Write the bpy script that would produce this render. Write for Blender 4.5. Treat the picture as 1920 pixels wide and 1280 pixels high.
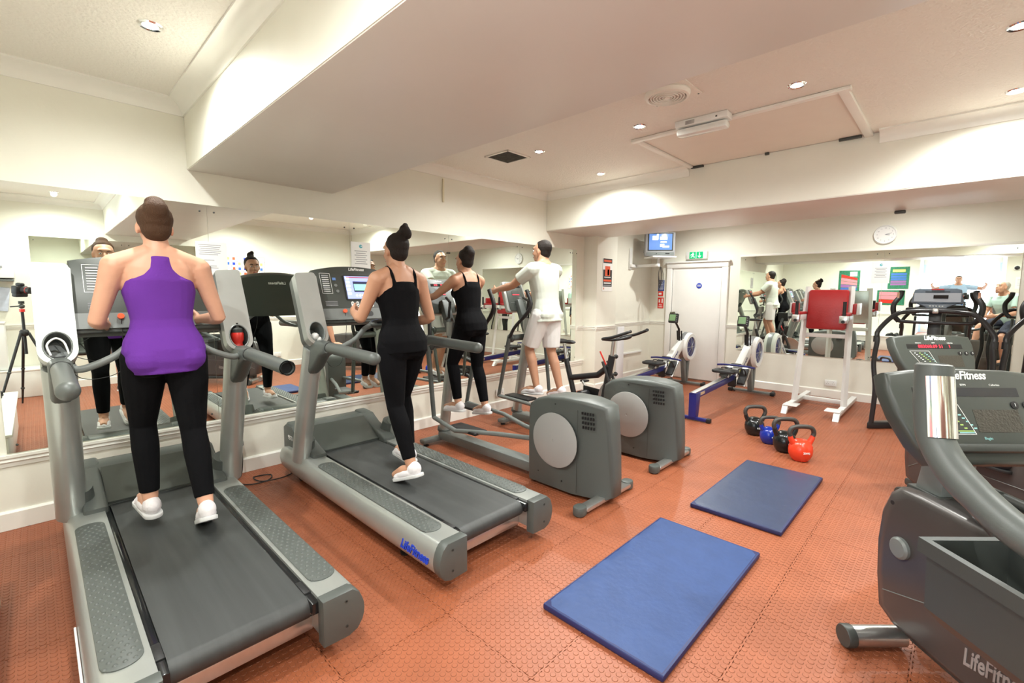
import bpy, bmesh, math, random
from mathutils import Vector, Matrix, Euler
random.seed(7)
PI = math.pi
S = bpy.context.scene
C = S.collection
for o in list(bpy.data.objects): bpy.data.objects.remove(o)

# ---------------- camera, world, exposure ----------------
CX = Vector((0.69496303, -0.71901794, 0.00629183))      # camera right
CD = Vector((-0.06957914, -0.07595539, -0.99468061))    # camera down
CF = Vector((0.71567111, 0.69082847, -0.10281483))      # camera forward
cam_d = bpy.data.cameras.new('camera'); cam = bpy.data.objects.new('camera', cam_d); C.objects.link(cam)
m3 = Matrix((CX, -CD, -CF)).transposed()
cam.matrix_world = Matrix.Translation((0, 0, 1.5)) @ m3.to_4x4()
cam_d.sensor_width = 36; cam_d.lens = 864 / 1920 * 36; cam_d.clip_start = 0.005; cam_d.clip_end = 60
S.camera = cam
w = bpy.data.worlds.new('world'); S.world = w; w.use_nodes = True
w.node_tree.nodes['Background'].inputs[0].default_value = (0.85, 0.92, 1.0, 1)
w.node_tree.nodes['Background'].inputs[1].default_value = 1.0
S.view_settings.view_transform = 'Standard'; S.view_settings.look = 'None'
S.view_settings.gamma = 1; S.view_settings.use_curve_mapping = False
S.view_settings.exposure = 0.1
LAMP_POWER = 54.0          # each recessed spotlight
DAY_POWER = 60.0           # daylight through the glazed entrance doors

# ---------------- materials ----------------
MATS = {}
def mat(name, col, rough=0.5, metal=0.0, emit=None, estr=1.0, bump=0.0, bscale=200.0, noise=0.0, nscale=6.0, spec=0.5, coat=0.0, alpha=1.0, stretch=None):
    if name in MATS: return MATS[name]
    m = bpy.data.materials.new(name); m.use_nodes = True; nt = m.node_tree; N = nt.nodes; L = nt.links
    b = N['Principled BSDF']
    b.inputs['Base Color'].default_value = (*col, 1); b.inputs['Roughness'].default_value = rough
    b.inputs['Metallic'].default_value = metal; b.inputs['Specular IOR Level'].default_value = spec
    b.inputs['Coat Weight'].default_value = coat; b.inputs['Alpha'].default_value = alpha
    if emit: b.inputs['Emission Color'].default_value = (*emit, 1); b.inputs['Emission Strength'].default_value = estr
    tc = N.new('ShaderNodeTexCoord'); mp = N.new('ShaderNodeMapping'); L.new(tc.outputs['Object'], mp.inputs[0])
    if stretch: mp.inputs['Scale'].default_value = stretch
    if noise > 0:
        n = N.new('ShaderNodeTexNoise'); n.inputs['Scale'].default_value = nscale; n.inputs['Detail'].default_value = 6
        L.new(mp.outputs[0], n.inputs['Vector'])
        mx = N.new('ShaderNodeMix'); mx.data_type = 'RGBA'; mx.blend_type = 'MULTIPLY'; mx.inputs[0].default_value = 1.0
        r = N.new('ShaderNodeMapRange'); L.new(n.outputs['Fac'], r.inputs[0]); r.inputs[1].default_value = 0.3; r.inputs[2].default_value = 0.7
        r.inputs[3].default_value = 1 - noise; r.inputs[4].default_value = 1 + noise * 0.3
        mx.inputs[6].default_value = (*col, 1); L.new(r.outputs[0], mx.inputs[7]); L.new(mx.outputs[2], b.inputs['Base Color'])
    if bump > 0:
        n = N.new('ShaderNodeTexNoise'); n.inputs['Scale'].default_value = bscale; n.inputs['Detail'].default_value = 4
        L.new(mp.outputs[0], n.inputs['Vector'])
        bp = N.new('ShaderNodeBump'); bp.inputs['Strength'].default_value = bump; bp.inputs['Distance'].default_value = 0.01
        L.new(n.outputs['Fac'], bp.inputs['Height']); L.new(bp.outputs[0], b.inputs['Normal'])
    MATS[name] = m
    return m
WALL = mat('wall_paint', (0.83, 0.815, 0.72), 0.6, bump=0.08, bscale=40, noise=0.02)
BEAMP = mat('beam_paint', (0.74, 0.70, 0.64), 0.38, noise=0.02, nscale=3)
CEIL = mat('textured_ceiling', (0.84, 0.81, 0.74), 0.55, bump=0.9, bscale=55)
TRIM = mat('trim_gloss', (0.86, 0.85, 0.79), 0.3, noise=0.02)
DOORP = mat('door_gloss', (0.9, 0.89, 0.86), 0.3, noise=0.02)
MIRR = mat('mirror_glass', (0.87, 0.92, 0.86), 0.0, 1.0)
MEDGE = mat('mirror_edge', (0.25, 0.33, 0.27), 0.3)
TILE = mat('terracotta_rubber', (0.33, 0.096, 0.040), 0.42, noise=0.13, nscale=5, bump=0.12, bscale=90)
SEAM = mat('tile_joint_dirt', (0.10, 0.04, 0.022), 0.9)
SILV = mat('silver_paint', (0.44, 0.46, 0.44), 0.32, 0.55, noise=0.05, nscale=8)
ALU = mat('brushed_aluminium', (0.62, 0.62, 0.6), 0.28, 0.9, noise=0.06, nscale=30)
GREY = mat('grey_plastic', (0.082, 0.092, 0.086), 0.42, bump=0.05, bscale=400)
LGREY = mat('light_grey_plastic', (0.155, 0.17, 0.163), 0.38, bump=0.04, bscale=400)
DGREY = mat('dark_grey_plastic', (0.045, 0.05, 0.046), 0.42, bump=0.05, bscale=400)
CONS = mat('console_grey', (0.05, 0.057, 0.05), 0.38, bump=0.04, bscale=500)
BLACK = mat('black_rubber', (0.012, 0.012, 0.013), 0.5, bump=0.05, bscale=300)
GLOSSB = mat('black_gloss', (0.012, 0.013, 0.014), 0.15)
BELT = mat('running_belt', (0.042, 0.045, 0.045), 0.5, noise=0.25, nscale=7, stretch=(4, 0.15, 1), bump=0.1, bscale=600)
CHROME = mat('chrome', (0.85, 0.85, 0.85), 0.1, 1.0)
WHITE = mat('white_plastic', (0.85, 0.86, 0.84), 0.35, noise=0.02)
WHITEP = mat('white_painted_steel', (0.78, 0.78, 0.76), 0.35, noise=0.05)
PAPER = mat('paper', (0.88, 0.88, 0.86), 0.7, noise=0.02)
INK = mat('grey_ink', (0.32, 0.32, 0.34), 0.8)
INKB = mat('black_ink', (0.02, 0.02, 0.02), 0.6)
WINK = mat('white_ink', (0.85, 0.86, 0.84), 0.6)
RED = mat('red_plastic', (0.65, 0.03, 0.02), 0.35, noise=0.03)
REDV = mat('red_vinyl', (0.42, 0.02, 0.022), 0.33, bump=0.15, bscale=60, noise=0.08)
BLUEI = mat('blue_ink', (0.01, 0.05, 0.5), 0.5)
NAVY = mat('navy_paint', (0.015, 0.02, 0.16), 0.3, noise=0.05)
MATB = mat('blue_vinyl', (0.032, 0.066, 0.19), 0.5, spec=0.3, bump=0.35, bscale=18, noise=0.12, nscale=9)
MATD = mat('dark_blue_vinyl', (0.035, 0.052, 0.105), 0.35, bump=0.2, bscale=14, noise=0.1, nscale=7)
MATE = mat('mat_side_vinyl', (0.012, 0.018, 0.09), 0.5, bump=0.1, bscale=60)
LED = mat('red_led', (0.3, 0, 0), 0.4, emit=(1, 0.03, 0.06), estr=3)
LCDG = mat('green_lcd', (0.25, 0.45, 0.22), 0.3, noise=0.05)
LAMP = mat('lamp_face', (1, 1, 1), 0.4, emit=(1, 0.97, 0.9), estr=25)
SKIN1 = mat('warm_skin', (0.62, 0.33, 0.22), 0.5, noise=0.06, nscale=20)
SKIN2 = mat('tan_skin', (0.50, 0.26, 0.16), 0.5, noise=0.06, nscale=20)
HAIRD = mat('dark_brown_hair', (0.014, 0.009, 0.007), 0.6, spec=0.25, bump=0.6, bscale=60, stretch=(6, 6, 1))
HAIRB = mat('brown_hair', (0.065, 0.03, 0.014), 0.6, spec=0.25, bump=0.6, bscale=60, stretch=(6, 6, 1))
HAIRG = mat('grey_hair', (0.45, 0.42, 0.38), 0.5, bump=0.6, bscale=60, stretch=(6, 6, 1))
PURP = mat('purple_jersey', (0.125, 0.03, 0.28), 0.85, spec=0.2, bump=0.15, bscale=120, noise=0.08)
BLKF = mat('black_jersey', (0.004, 0.004, 0.005), 0.9, spec=0.12, bump=0.15, bscale=120)
EYEW = mat('eye_white', (0.8, 0.78, 0.75), 0.2)
LIP = mat('lip', (0.45, 0.13, 0.11), 0.45)

# ---------------- mesh helpers ----------------
class MB:
    """collects shapes into one bmesh; build() links them as ONE object"""
    def __init__(s): s.bm = bmesh.new(); s.mats = []; s.cur = 0
    def m(s, material):
        if material not in s.mats: s.mats.append(material)
        s.cur = s.mats.index(material); return s
    def _add(s, vs, fs, M=None):
        V = [s.bm.verts.new((M @ Vector(v)) if M else Vector(v)) for v in vs]
        out = []
        for f in fs:
            try: F = s.bm.faces.new([V[i] for i in f]); F.material_index = s.cur; out.append(F)
            except ValueError: pass
        return V, out
    def box(s, c, d, M=None, bev=0.0, rot=None):
        x, y, z = d[0] / 2, d[1] / 2, d[2] / 2
        T = Matrix.Translation(c)
        if rot: T = T @ Euler(rot).to_matrix().to_4x4()
        if M: T = M @ T
        if bev <= 0:
            vs = [(i, j, k) for i in (-x, x) for j in (-y, y) for k in (-z, z)]
            s._add(vs, [(0, 1, 3, 2), (4, 6, 7, 5), (0, 4, 5, 1), (2, 3, 7, 6), (0, 2, 6, 4), (1, 5, 7, 3)], T); return s
        b = min(bev, x * .98, y * .98, z * .98)
        t = bmesh.new(); bmesh.ops.create_cube(t, size=1.0)
        for v in t.verts: v.co = Vector((v.co.x * 2 * x, v.co.y * 2 * y, v.co.z * 2 * z))
        bmesh.ops.bevel(t, geom=list(t.edges), offset=b, segments=2, affect='EDGES', profile=0.5)
        s.merge(t, T); return s
    def merge(s, t, T=None):
        t.verts.ensure_lookup_table(); idx = {v: i for i, v in enumerate(t.verts)}
        s._add([v.co[:] for v in t.verts], [[idx[v] for v in f.verts] for f in t.faces], T); t.free()
    def tube(s, pts, r, n=12, cap=True, closed=False, sq=None):
        P = [Vector(p) for p in pts]
        R = r if isinstance(r, (list, tuple)) else [r] * len(P)
        rings = []; prev = None; k = len(P)
        for i in range(k):
            if closed: t = (P[(i + 1) % k] - P[i - 1])
            else: t = (P[min(i + 1, k - 1)] - P[max(i - 1, 0)])
            t.normalize()
            if prev is None:
                a = Vector((0, 0, 1)) if abs(t.z) < .9 else Vector((1, 0, 0)); u = t.cross(a).normalized()
            else:
                u = (prev - t * prev.dot(t)).normalized()
            prev = u; v = t.cross(u)
            sx, sy = sq if sq else (1, 1)
            rings.append([P[i] + (u * math.cos(2 * PI * j / n) * sx + v * math.sin(2 * PI * j / n) * sy) * R[i] for j in range(n)])
        vs = [tuple(q) for rg in rings for q in rg]; fs = []
        for i in range(k if closed else k - 1):
            a = i * n; b = ((i + 1) % k) * n
            for j in range(n): fs.append((a + j, a + (j + 1) % n, b + (j + 1) % n, b + j))
        if cap and not closed: fs.append(tuple(range(n - 1, -1, -1))); fs.append(tuple((k - 1) * n + j for j in range(n)))
        s._add(vs, fs); return s
    def cyl(s, a, b, r, r2=None, n=16): return s.tube([a, b], [r, r if r2 is None else r2], n)
    def prism(s, poly, a, b, axis='x', M=None):
        """extrude 2D polygon along axis from a to b. axis x: (y,z); y: (x,z); z: (x,y)"""
        f = {'x': lambda p, t: (t, p[0], p[1]), 'y': lambda p, t: (p[0], t, p[1]), 'z': lambda p, t: (p[0], p[1], t)}[axis]
        n = len(poly); vs = [f(p, a) for p in poly] + [f(p, b) for p in poly]
        fs = [tuple(range(n - 1, -1, -1)), tuple(range(n, 2 * n))] + [(i, (i + 1) % n, n + (i + 1) % n, n + i) for i in range(n)]
        V, F = s._add(vs, fs, M); bmesh.ops.recalc_face_normals(s.bm, faces=F); return s
    def bprism(s, poly, a, b, axis='x', bev=0.01, M=None, seg=2):
        t = MB(); t.prism(poly, a, b, axis)
        es = [e for e in t.bm.edges if len(e.link_faces) == 2 and any(len(f.verts) > 4 or len(poly) <= 4 for f in e.link_faces) and e.calc_face_angle(0) > 0.5]
        bmesh.ops.bevel(t.bm, geom=es, offset=bev, segments=seg, affect='EDGES', profile=0.5, clamp_overlap=True)
        s.merge(t.bm, M); return s
    def lathe(s, prof, c=(0, 0, 0), n=20, M=None):
        vs = []; k = len(prof)
        for r, z in prof:
            for j in range(n): a = 2 * PI * j / n; vs.append((max(r, 1e-4) * math.cos(a), max(r, 1e-4) * math.sin(a), z))
        fs = [(i * n + j, i * n + (j + 1) % n, (i + 1) * n + (j + 1) % n, (i + 1) * n + j) for i in range(k - 1) for j in range(n)]
        fs.append(tuple(range(n - 1, -1, -1))); fs.append(tuple((k - 1) * n + j for j in range(n)))
        T = Matrix.Translation(c)
        if M: T = M @ T
        s._add(vs, fs, T); return s
    def ball(s, c, r, n=14, M=None):
        rr = r if isinstance(r, (tuple, list)) else (r, r, r); vs = []; fs = []; h = n // 2
        for i in range(1, h):
            a = PI * i / h
            for j in range(n):
                b = 2 * PI * j / n; vs.append((rr[0] * math.sin(a) * math.cos(b), rr[1] * math.sin(a) * math.sin(b), rr[2] * math.cos(a)))
        t = len(vs); vs += [(0, 0, rr[2]), (0, 0, -rr[2])]
        for i in range(h - 2):
            for j in range(n): fs.append((i * n + j, (i + 1) * n + j, (i + 1) * n + (j + 1) % n, i * n + (j + 1) % n))
        for j in range(n): fs.append((t, j, (j + 1) % n)); fs.append((t + 1, (h - 2) * n + (j + 1) % n, (h - 2) * n + j))
        T = Matrix.Translation(c)
        if M: T = T @ M
        s._add(vs, fs, T); return s
    def plate_hole(s, outer, hole, t0, t1, M):
        """flat plate in local XY with a hole, thickness t0..t1 along local z"""
        n = len(outer); k = len(hole)
        for z, fl in ((t1, 0), (t0, 1)):
            b = bmesh.new()
            vo = [b.verts.new((p[0], p[1], z)) for p in outer]; vh = [b.verts.new((p[0], p[1], z)) for p in hole]
            es = [b.edges.new((vo[i], vo[(i + 1) % n])) for i in range(n)] + [b.edges.new((vh[i], vh[(i + 1) % k])) for i in range(k)]
            bmesh.ops.triangle_fill(b, edges=es, use_beauty=True, use_dissolve=False)
            s.merge(b, M)
        for L_ in (outer, hole):
            q = len(L_); s._add([(p[0], p[1], t0) for p in L_] + [(p[0], p[1], t1) for p in L_], [(i, (i + 1) % q, q + (i + 1) % q, q + i) for i in range(q)], M)
        return s
    def build(s, name, material=None, parent=None, smooth=True, ang=38, kind=None, label=None):
        me = bpy.data.meshes.new(name)
        bmesh.ops.remove_doubles(s.bm, verts=s.bm.verts, dist=1e-6)
        bmesh.ops.recalc_face_normals(s.bm, faces=s.bm.faces)
        s.bm.to_mesh(me); s.bm.free()
        for q in (s.mats or [material]): me.materials.append(q)
        if smooth: me.shade_smooth(); me.set_sharp_from_angle(angle=math.radians(ang))
        o = bpy.data.objects.new(name, me); C.objects.link(o)
        if parent: o.parent = parent
        if kind: o['kind'] = kind
        if label: o['label'] = label
        return o
def thing(name, label, cat, loc=(0, 0, 0), rz=0, group=None):
    o = bpy.data.objects.new(name, None); C.objects.link(o); o.empty_display_size = .1
    o.location = loc; o.rotation_euler = (0, 0, rz); o['label'] = label; o['category'] = cat
    if group: o['group'] = group
    return o
def tag(o, label, cat, group=None):
    o['label'] = label; o['category'] = cat
    if group: o['group'] = group
    return o
def dup(root, loc=None, rz=None, label=None, group=None):
    r = root.copy(); C.objects.link(r)
    if loc is not None: r.location = loc
    if rz is not None: r.rotation_euler = (0, 0, rz)
    if label: r['label'] = label
    if group: r['group'] = group
    for ch in list(root.children):
        c = ch.copy(); C.objects.link(c); c.parent = r
        for g in list(ch.children):
            d = g.copy(); C.objects.link(d); d.parent = c
    return r
def bx(name, c, d, material, parent=None, bev=0.0, rot=None, kind=None, label=None):
    return MB().box(c, d, bev=bev, rot=rot).build(name, material, parent, kind=kind, label=label)
def struct(o): o['kind'] = 'structure'; return o
def text(body, size, M, material, parent=None, name='lettering', ext=0.001, shear=0.0, bold=0.0, align='CENTER', sx=1.0):
    cu = bpy.data.curves.new('t', 'FONT'); cu.body = body; cu.size = size; cu.extrude = ext; cu.shear = shear; cu.offset = bold
    cu.align_x = align; cu.align_y = 'CENTER'; cu.resolution_u = 3
    t = bpy.data.objects.new('t', cu)
    me = bpy.data.meshes.new_from_object(t)
    bpy.data.objects.remove(t); bpy.data.curves.remove(cu)
    me.transform(M @ Matrix.Scale(sx, 4, (1, 0, 0))); me.materials.clear(); me.materials.append(material); me.name = name
    o = bpy.data.objects.new(name, me); C.objects.link(o)
    if parent: o.parent = parent
    return o
def frame(origin, xdir, ydir):
    """matrix whose local x,y span a plane, z is the normal"""
    x = Vector(xdir).normalized(); y = Vector(ydir); y = (y - x * x.dot(y)).normalized(); z = x.cross(y)
    m = Matrix((x, y, z)).transposed().to_4x4(); return Matrix.Translation(origin) @ m
def arc(c, r, a0, a1, n, plane='xy', z=0.0):
    o = []
    for i in range(n + 1):
        a = math.radians(a0 + (a1 - a0) * i / n); o.append((c[0] + r * math.cos(a), c[1] + r * math.sin(a)))
    return o
def rrect(w_, h_, r, n=5, cx=0, cy=0):
    p = []
    for sx, sy, a in ((1, 1, 0), (-1, 1, 90), (-1, -1, 180), (1, -1, 270)):
        p += arc((cx + sx * (w_ / 2 - r), cy + sy * (h_ / 2 - r)), r, a, a + 90, n)
    return p
def curve(pts, n=6):
    """Catmull-Rom through points"""
    P = [Vector(p) for p in pts]; P = [P[0] * 2 - P[1]] + P + [P[-1] * 2 - P[-2]]; out = []
    for i in range(1, len(P) - 2):
        for k in range(n):
            t = k / n; a, b, c, d = P[i - 1], P[i], P[i + 1], P[i + 2]
            out.append(0.5 * ((2 * b) + (c - a) * t + (2 * a - 5 * b + 4 * c - d) * t * t + (3 * b - a - 3 * c + d) * t ** 3))
    out.append(P[-2]); return out
# ---------------- room shell ----------------
WX0, WX1, WY0, WY1, HC = -0.9, 8.1, -1.45, 4.2, 2.87
struct(bx('wall_far', (WX1 + .2, 1.4, 1.4), (.4, 6.4, 3.2), WALL))
struct(bx('wall_mirrored', (2.6, WY1 + .15, 1.4), (11.4, .3, 3.2), WALL))
struct(bx('wall_opposite', (2.6, WY0 - .15, 1.4), (11.4, .3, 3.2), WALL))
b = MB(); b.box((WX0 - .06, 2.55, 1.4), (.12, 3.4, 3.2)); b.box((WX0 - .06, -1.15, 1.4), (.12, .7, 3.2)); b.box((WX0 - .06, .025, 2.85), (.12, 1.66, .3))
struct(b.build('wall_entrance', WALL))
struct(bx('ceiling', (2.6, 1.4, HC + .1), (11.4, 6.4, .2), CEIL))
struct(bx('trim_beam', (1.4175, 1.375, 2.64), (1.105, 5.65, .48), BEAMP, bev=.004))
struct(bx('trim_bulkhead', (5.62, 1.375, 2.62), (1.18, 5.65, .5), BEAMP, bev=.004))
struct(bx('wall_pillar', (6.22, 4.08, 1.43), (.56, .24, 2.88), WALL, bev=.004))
# beam faces are painted like the walls, only the soffits keep the darker beam colour
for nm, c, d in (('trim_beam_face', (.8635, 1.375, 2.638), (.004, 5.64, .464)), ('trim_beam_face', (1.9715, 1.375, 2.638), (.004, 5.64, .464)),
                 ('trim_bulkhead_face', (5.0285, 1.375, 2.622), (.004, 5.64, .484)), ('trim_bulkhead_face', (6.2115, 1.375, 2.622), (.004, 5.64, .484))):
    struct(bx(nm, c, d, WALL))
# entrance recess with a raised landing, red steps and glazed double doors
b = MB(); b.box((-1.95, .915, 1.4), (2.0, .12, 2.8)); b.box((-1.95, -.865, 1.4), (2.0, .12, 2.8)); struct(b.build('wall_recess', WALL))
struct(bx('ceiling_recess', (-1.95, .025, 2.75), (2.0, 1.66, .1), WALL))
struct(bx('wall_behind_doors', (-3.55, .025, 1.4), (.1, 3, 3.2), mat('pale_daylight_wall', (.8, .88, .95), .6)))
steps = struct(bx('trim_landing', (-2.3, .025, .2), (1.3, 1.66, .4), mat('landing_floor', (.35, .12, .07), .5, noise=.1), bev=.005))
struct(bx('trim_step', (-1.45, .025, .1), (.4, 1.66, .2), TILE, bev=.005))
bx('nosing', (-1.655, .025, .385), (.03, 1.66, .03), WHITE, steps); bx('nosing', (-1.245, .025, .185), (.03, 1.66, .03), WHITE, steps)
# floor: every studded interlocking tile is a piece
floor = struct(bx('floor', (2.6, 1.375, -.06), (11.4, 6.0, .1), SEAM))
SX, SY = .518, .532
def tooth(L_, n, amp):
    o = []
    for i in range(n):
        a = amp if i % 2 else -amp; o += [(L_ * i / n, a), (L_ * (i + 1) / n, a)]
    return o
g = .0018; amp = .0045
bot = [(x + (g if x == 0 else (-g if abs(x - SX) < 1e-6 else 0)), y + g) for x, y in tooth(SX, 26, amp)]
top = [(x + (g if x == 0 else (-g if abs(x - SX) < 1e-6 else 0)), SY + y - g) for x, y in tooth(SX, 26, amp)][::-1]
lf = [(y + g, x) for x, y in tooth(SY, 26, amp)][::-1][1:-1]; rt = [(SX + y - g, x) for x, y in tooth(SY, 26, amp)][1:-1]
outline = bot + rt + top + lf
b = MB(); b.m(TILE); RING = mat('stud_groove_dirt', (.13, .05, .025), .8)
b._add([(p[0], p[1], 0) for p in outline] + [(p[0], p[1], -.0105) for p in outline], [tuple(range(len(outline)))] + [(i, (i + 1) % len(outline), len(outline) + (i + 1) % len(outline), len(outline) + i) for i in range(len(outline))])
NS = 17
for i in range(NS):
    for j in range(NS):
        cx, cy = SX * (i + .5) / NS, SY * (j + .5) / NS; k = 10
        b.m(RING); b._add([(cx + r_ * math.cos(2 * PI * a / k), cy + r_ * math.sin(2 * PI * a / k), .0003) for r_ in (.0110, .0127) for a in range(k)], [(a, (a + 1) % k, k + (a + 1) % k, k + a) for a in range(k)]); b.m(TILE)
        vs = [(cx + .0118 * math.cos(2 * PI * a / k), cy + .0118 * math.sin(2 * PI * a / k), .0001) for a in range(k)] + [(cx + .0106 * math.cos(2 * PI * a / k), cy + .0106 * math.sin(2 * PI * a / k), .0016) for a in range(k)]
        V_, F_ = b._add(vs, [(a, (a + 1) % k, k + (a + 1) % k, k + a) for a in range(k)] + [tuple(range(k, 2 * k))]); F_[-1].material_index = 0
t0 = b.build('floor_tile', TILE, floor, ang=25)
first = True
for i in range(-4, 14):
    for j in range(-4, 7):
        x, y = 1.252 + SX * (i), .56 + SY * (j)
        if x < -.95 or y < -1.7: continue
        o = t0 if first else t0.copy()
        if not first: C.objects.link(o); o.parent = floor
        o.location = (x, y, 0); first = False
# coving, dado rails, baseboards
def cove(name, p0, p1, inward):
    p0, p1, n_ = Vector(p0), Vector(p1), Vector(inward)
    prof = [(0, 0), (0, -.095), (.012, -.095), (.016, -.085)] + [(.016 + .075 * (1 - math.cos(a)), -.085 + .072 * math.sin(a)) for a in [PI / 2 * k / 6 for k in range(1, 7)]] + [(.105, -.012), (.105, 0)]
    b = MB(); vs = [tuple(p + n_ * q[0] + Vector((0, 0, HC + q[1]))) for p in (p0, p1) for q in prof]; k = len(prof)
    b._add(vs, [tuple(range(k)), tuple(range(k, 2 * k))] + [(i, (i + 1) % k, k + (i + 1) % k, k + i) for i in range(k)])
    return struct(b.build(name, TRIM, ang=50))
cove('trim_coving', (-.9, WY1, 0), (.862, WY1, 0), (0, -1, 0)); cove('trim_coving', (1.973, WY1, 0), (5.027, WY1, 0), (0, -1, 0))
cove('trim_coving', (.862, WY0, 0), (.862, WY1, 0), (-1, 0, 0))
cove('trim_coving', (5.027, 2.2, 0), (5.027, WY1, 0), (-1, 0, 0)); cove('trim_coving', (5.027, WY0, 0), (5.027, .58, 0), (-1, 0, 0))
cove('trim_coving', (-.9, WY0, 0), (.862, WY0, 0), (0, 1, 0)); cove('trim_coving', (1.973, WY0, 0), (5.027, WY0, 0), (0, 1, 0)); cove('trim_coving', (-.9, .92, 0), (-.9, WY1, 0), (1, 0, 0))
def rail(name, p0, p1, inward, z, h=.07, d=.028, base=False):
    p0, p1, n_ = Vector(p0), Vector(p1), Vector(inward)
    if base: prof = [(0, 0), (0, h), (d * .5, h), (d, h - .012), (d, 0)]
    else: prof = [(0, 0), (0, h), (d, h), (d, h * .78), (d * .55, h * .62), (d * .75, h * .45), (d * .35, h * .3), (d * .3, 0)]
    b = MB(); k = len(prof); vs = [tuple(p + n_ * q[0] + Vector((0, 0, z + q[1]))) for p in (p0, p1) for q in prof]
    b._add(vs, [tuple(range(k)), tuple(range(k, 2 * k))] + [(i, (i + 1) % k, k + (i + 1) % k, k + i) for i in range(k)])
    return struct(b.build(name, TRIM, ang=30))
rail('trim_mirror_sill', (-.9, WY1, 0), (5.94, WY1, 0), (0, -1, 0), .405, .075, .03)
rail('baseboard_mirrored', (-.9, WY1, 0), (5.94, WY1, 0), (0, -1, 0), 0.0025, .12, .02, True)
rail('baseboard_mirrored', (6.5, WY1, 0), (8.1, WY1, 0), (0, -1, 0), 0.0025, .12, .02, True)
rail('baseboard_pillar', (5.94, 3.96, 0), (6.5, 3.96, 0), (0, -1, 0), 0.0025, .12, .02, True)
rail('baseboard_pillar', (5.94, 3.96, 0), (5.94, 4.2, 0), (-1, 0, 0), 0.0025, .12, .02, True)
rail('baseboard_far', (8.1, WY0, 0), (8.1, 2.85, 0), (-1, 0, 0), 0.0025, .12, .02, True)
rail('baseboard_opposite', (.1, WY0, 0), (8.1, WY0, 0), (0, 1, 0), 0.0025, .12, .02, True)
for p0, p1, n_ in (((5.78, WY1, 0), (5.94, WY1, 0), (0, -1, 0)), ((5.94, 3.96, 0), (6.5, 3.96, 0), (0, -1, 0)), ((5.94, 3.96, 0), (5.94, 4.2, 0), (-1, 0, 0)), ((6.5, WY1, 0), (8.1, WY1, 0), (0, -1, 0)),
                   ((8.1, 3.86, 0), (8.1, 4.2, 0), (-1, 0, 0)), ((8.1, 2.62, 0), (8.1, 2.82, 0), (-1, 0, 0)), ((-.9, WY0, 0), (8.1, WY0, 0), (0, 1, 0)), ((-.9, .97, 0), (-.9, WY1, 0), (1, 0, 0))):
    rail('trim_dado', p0, p1, n_, .95, .06, .025)
# white boarded ledges either side of the entrance
led = mat('ledge_paint', (.80, .79, .74), .4, noise=.05)
lt = struct(bx('trim_ledge', (-.55, 2.1, .19), (.68, 2.2, .37), led, bev=.006)); bx('ledge_top', (-.545, 2.1, .385), (.72, 2.22, .022), TRIM, lt, bev=.005)
lt = struct(bx('trim_ledge', (-.42, -1.2, .19), (.9, .44, .37), led, bev=.006)); bx('ledge_top', (-.415, -1.2, .385), (.94, .46, .022), TRIM, lt, bev=.005)
# far door with frame
d = struct(MB().box((8.085, 3.325, 1.0), (.04, .85, 1.96), bev=.003).build('door_1', DOORP))
for c, s_ in (((8.07, 3.81, .988), (.06, .1, 1.97)), ((8.07, 2.84, .988), (.06, .1, 1.97)), ((8.0685, 3.325, 2.019), (.063, 1.07, .089))):
    bx('door_frame', c, s_, DOORP, d, bev=.008)
bx('door_lintel', (8.055, 3.325, 2.075), (.09, 1.13, .025), DOORP, d, bev=.006)
b = MB(); b.box((8.052, 3.70, 1.13), (.02, .045, .13), bev=.006); b.cyl((8.055, 3.70, 1.16), (8.0, 3.70, 1.16), .009); b.cyl((8.005, 3.70, 1.16), (8.005, 3.60, 1.16), .009); b.box((8.04, 3.74, 1.16), (.02, .05, .06), bev=.004)
b.build('door_handle', mat('old_brass', (.16, .15, .1), .4, .8), d)
b = MB(); b.lathe([(.048, 0), (.048, .003), (0.046, .004)], M=frame((8.064, 3.27, 1.66), (0, -1, 0), (0, 0, 1)), n=28); sg = b.build('door_sign', BLUEI, d)
for z in (1.672, 1.652): bx('sign_line', (8.0585, 3.27, z), (.001, .062, .009), WINK, sg)
# glazed double entrance doors
GL = mat('frosted_pane', (.9, .95, 1), .4, emit=(.75, .88, 1.0), estr=4.5)
for k, (y0, y1) in enumerate(((.06, .80), (-.76, -.02))):
    dd = struct(MB().box((-2.92, (y0 + y1) / 2, .462), (.041, y1 - y0 - .004, .096)).box((-2.92, (y0 + y1) / 2, 2.42), (.041, y1 - y0 - .004, .076)).box((-2.92, y0 + .05, 1.44), (.045, .1, 2.0)).box((-2.92, y1 - .05, 1.44), (.045, .1, 2.0)).box((-2.92, (y0 + y1) / 2, 1.25), (.041, y1 - y0 - .004, .16)).build('door_%d' % (k + 2), DOORP))
    bx('pane', (-2.925, (y0 + y1) / 2, 1.85), (.01, y1 - y0 - .2, 1.08), GL, dd); bx('pane', (-2.925, (y0 + y1) / 2, .84), (.01, y1 - y0 - .2, .68), GL, dd)
    b = MB(); yy = y0 + .06 if k == 0 else y1 - .06
    b.tube([(-2.9, yy, 1.0), (-2.86, yy, 1.0), (-2.86, yy, 1.3), (-2.9, yy, 1.3)], .012); b.build('door_handle', ALU, dd)
struct(bx('trim_door_frame', (-2.93, .02, 2.55), (.1, 1.66, .16), DOORP)); struct(bx('trim_door_frame', (-2.935, .02, 1.435), (.09, .078, 2.06), DOORP))
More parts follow.
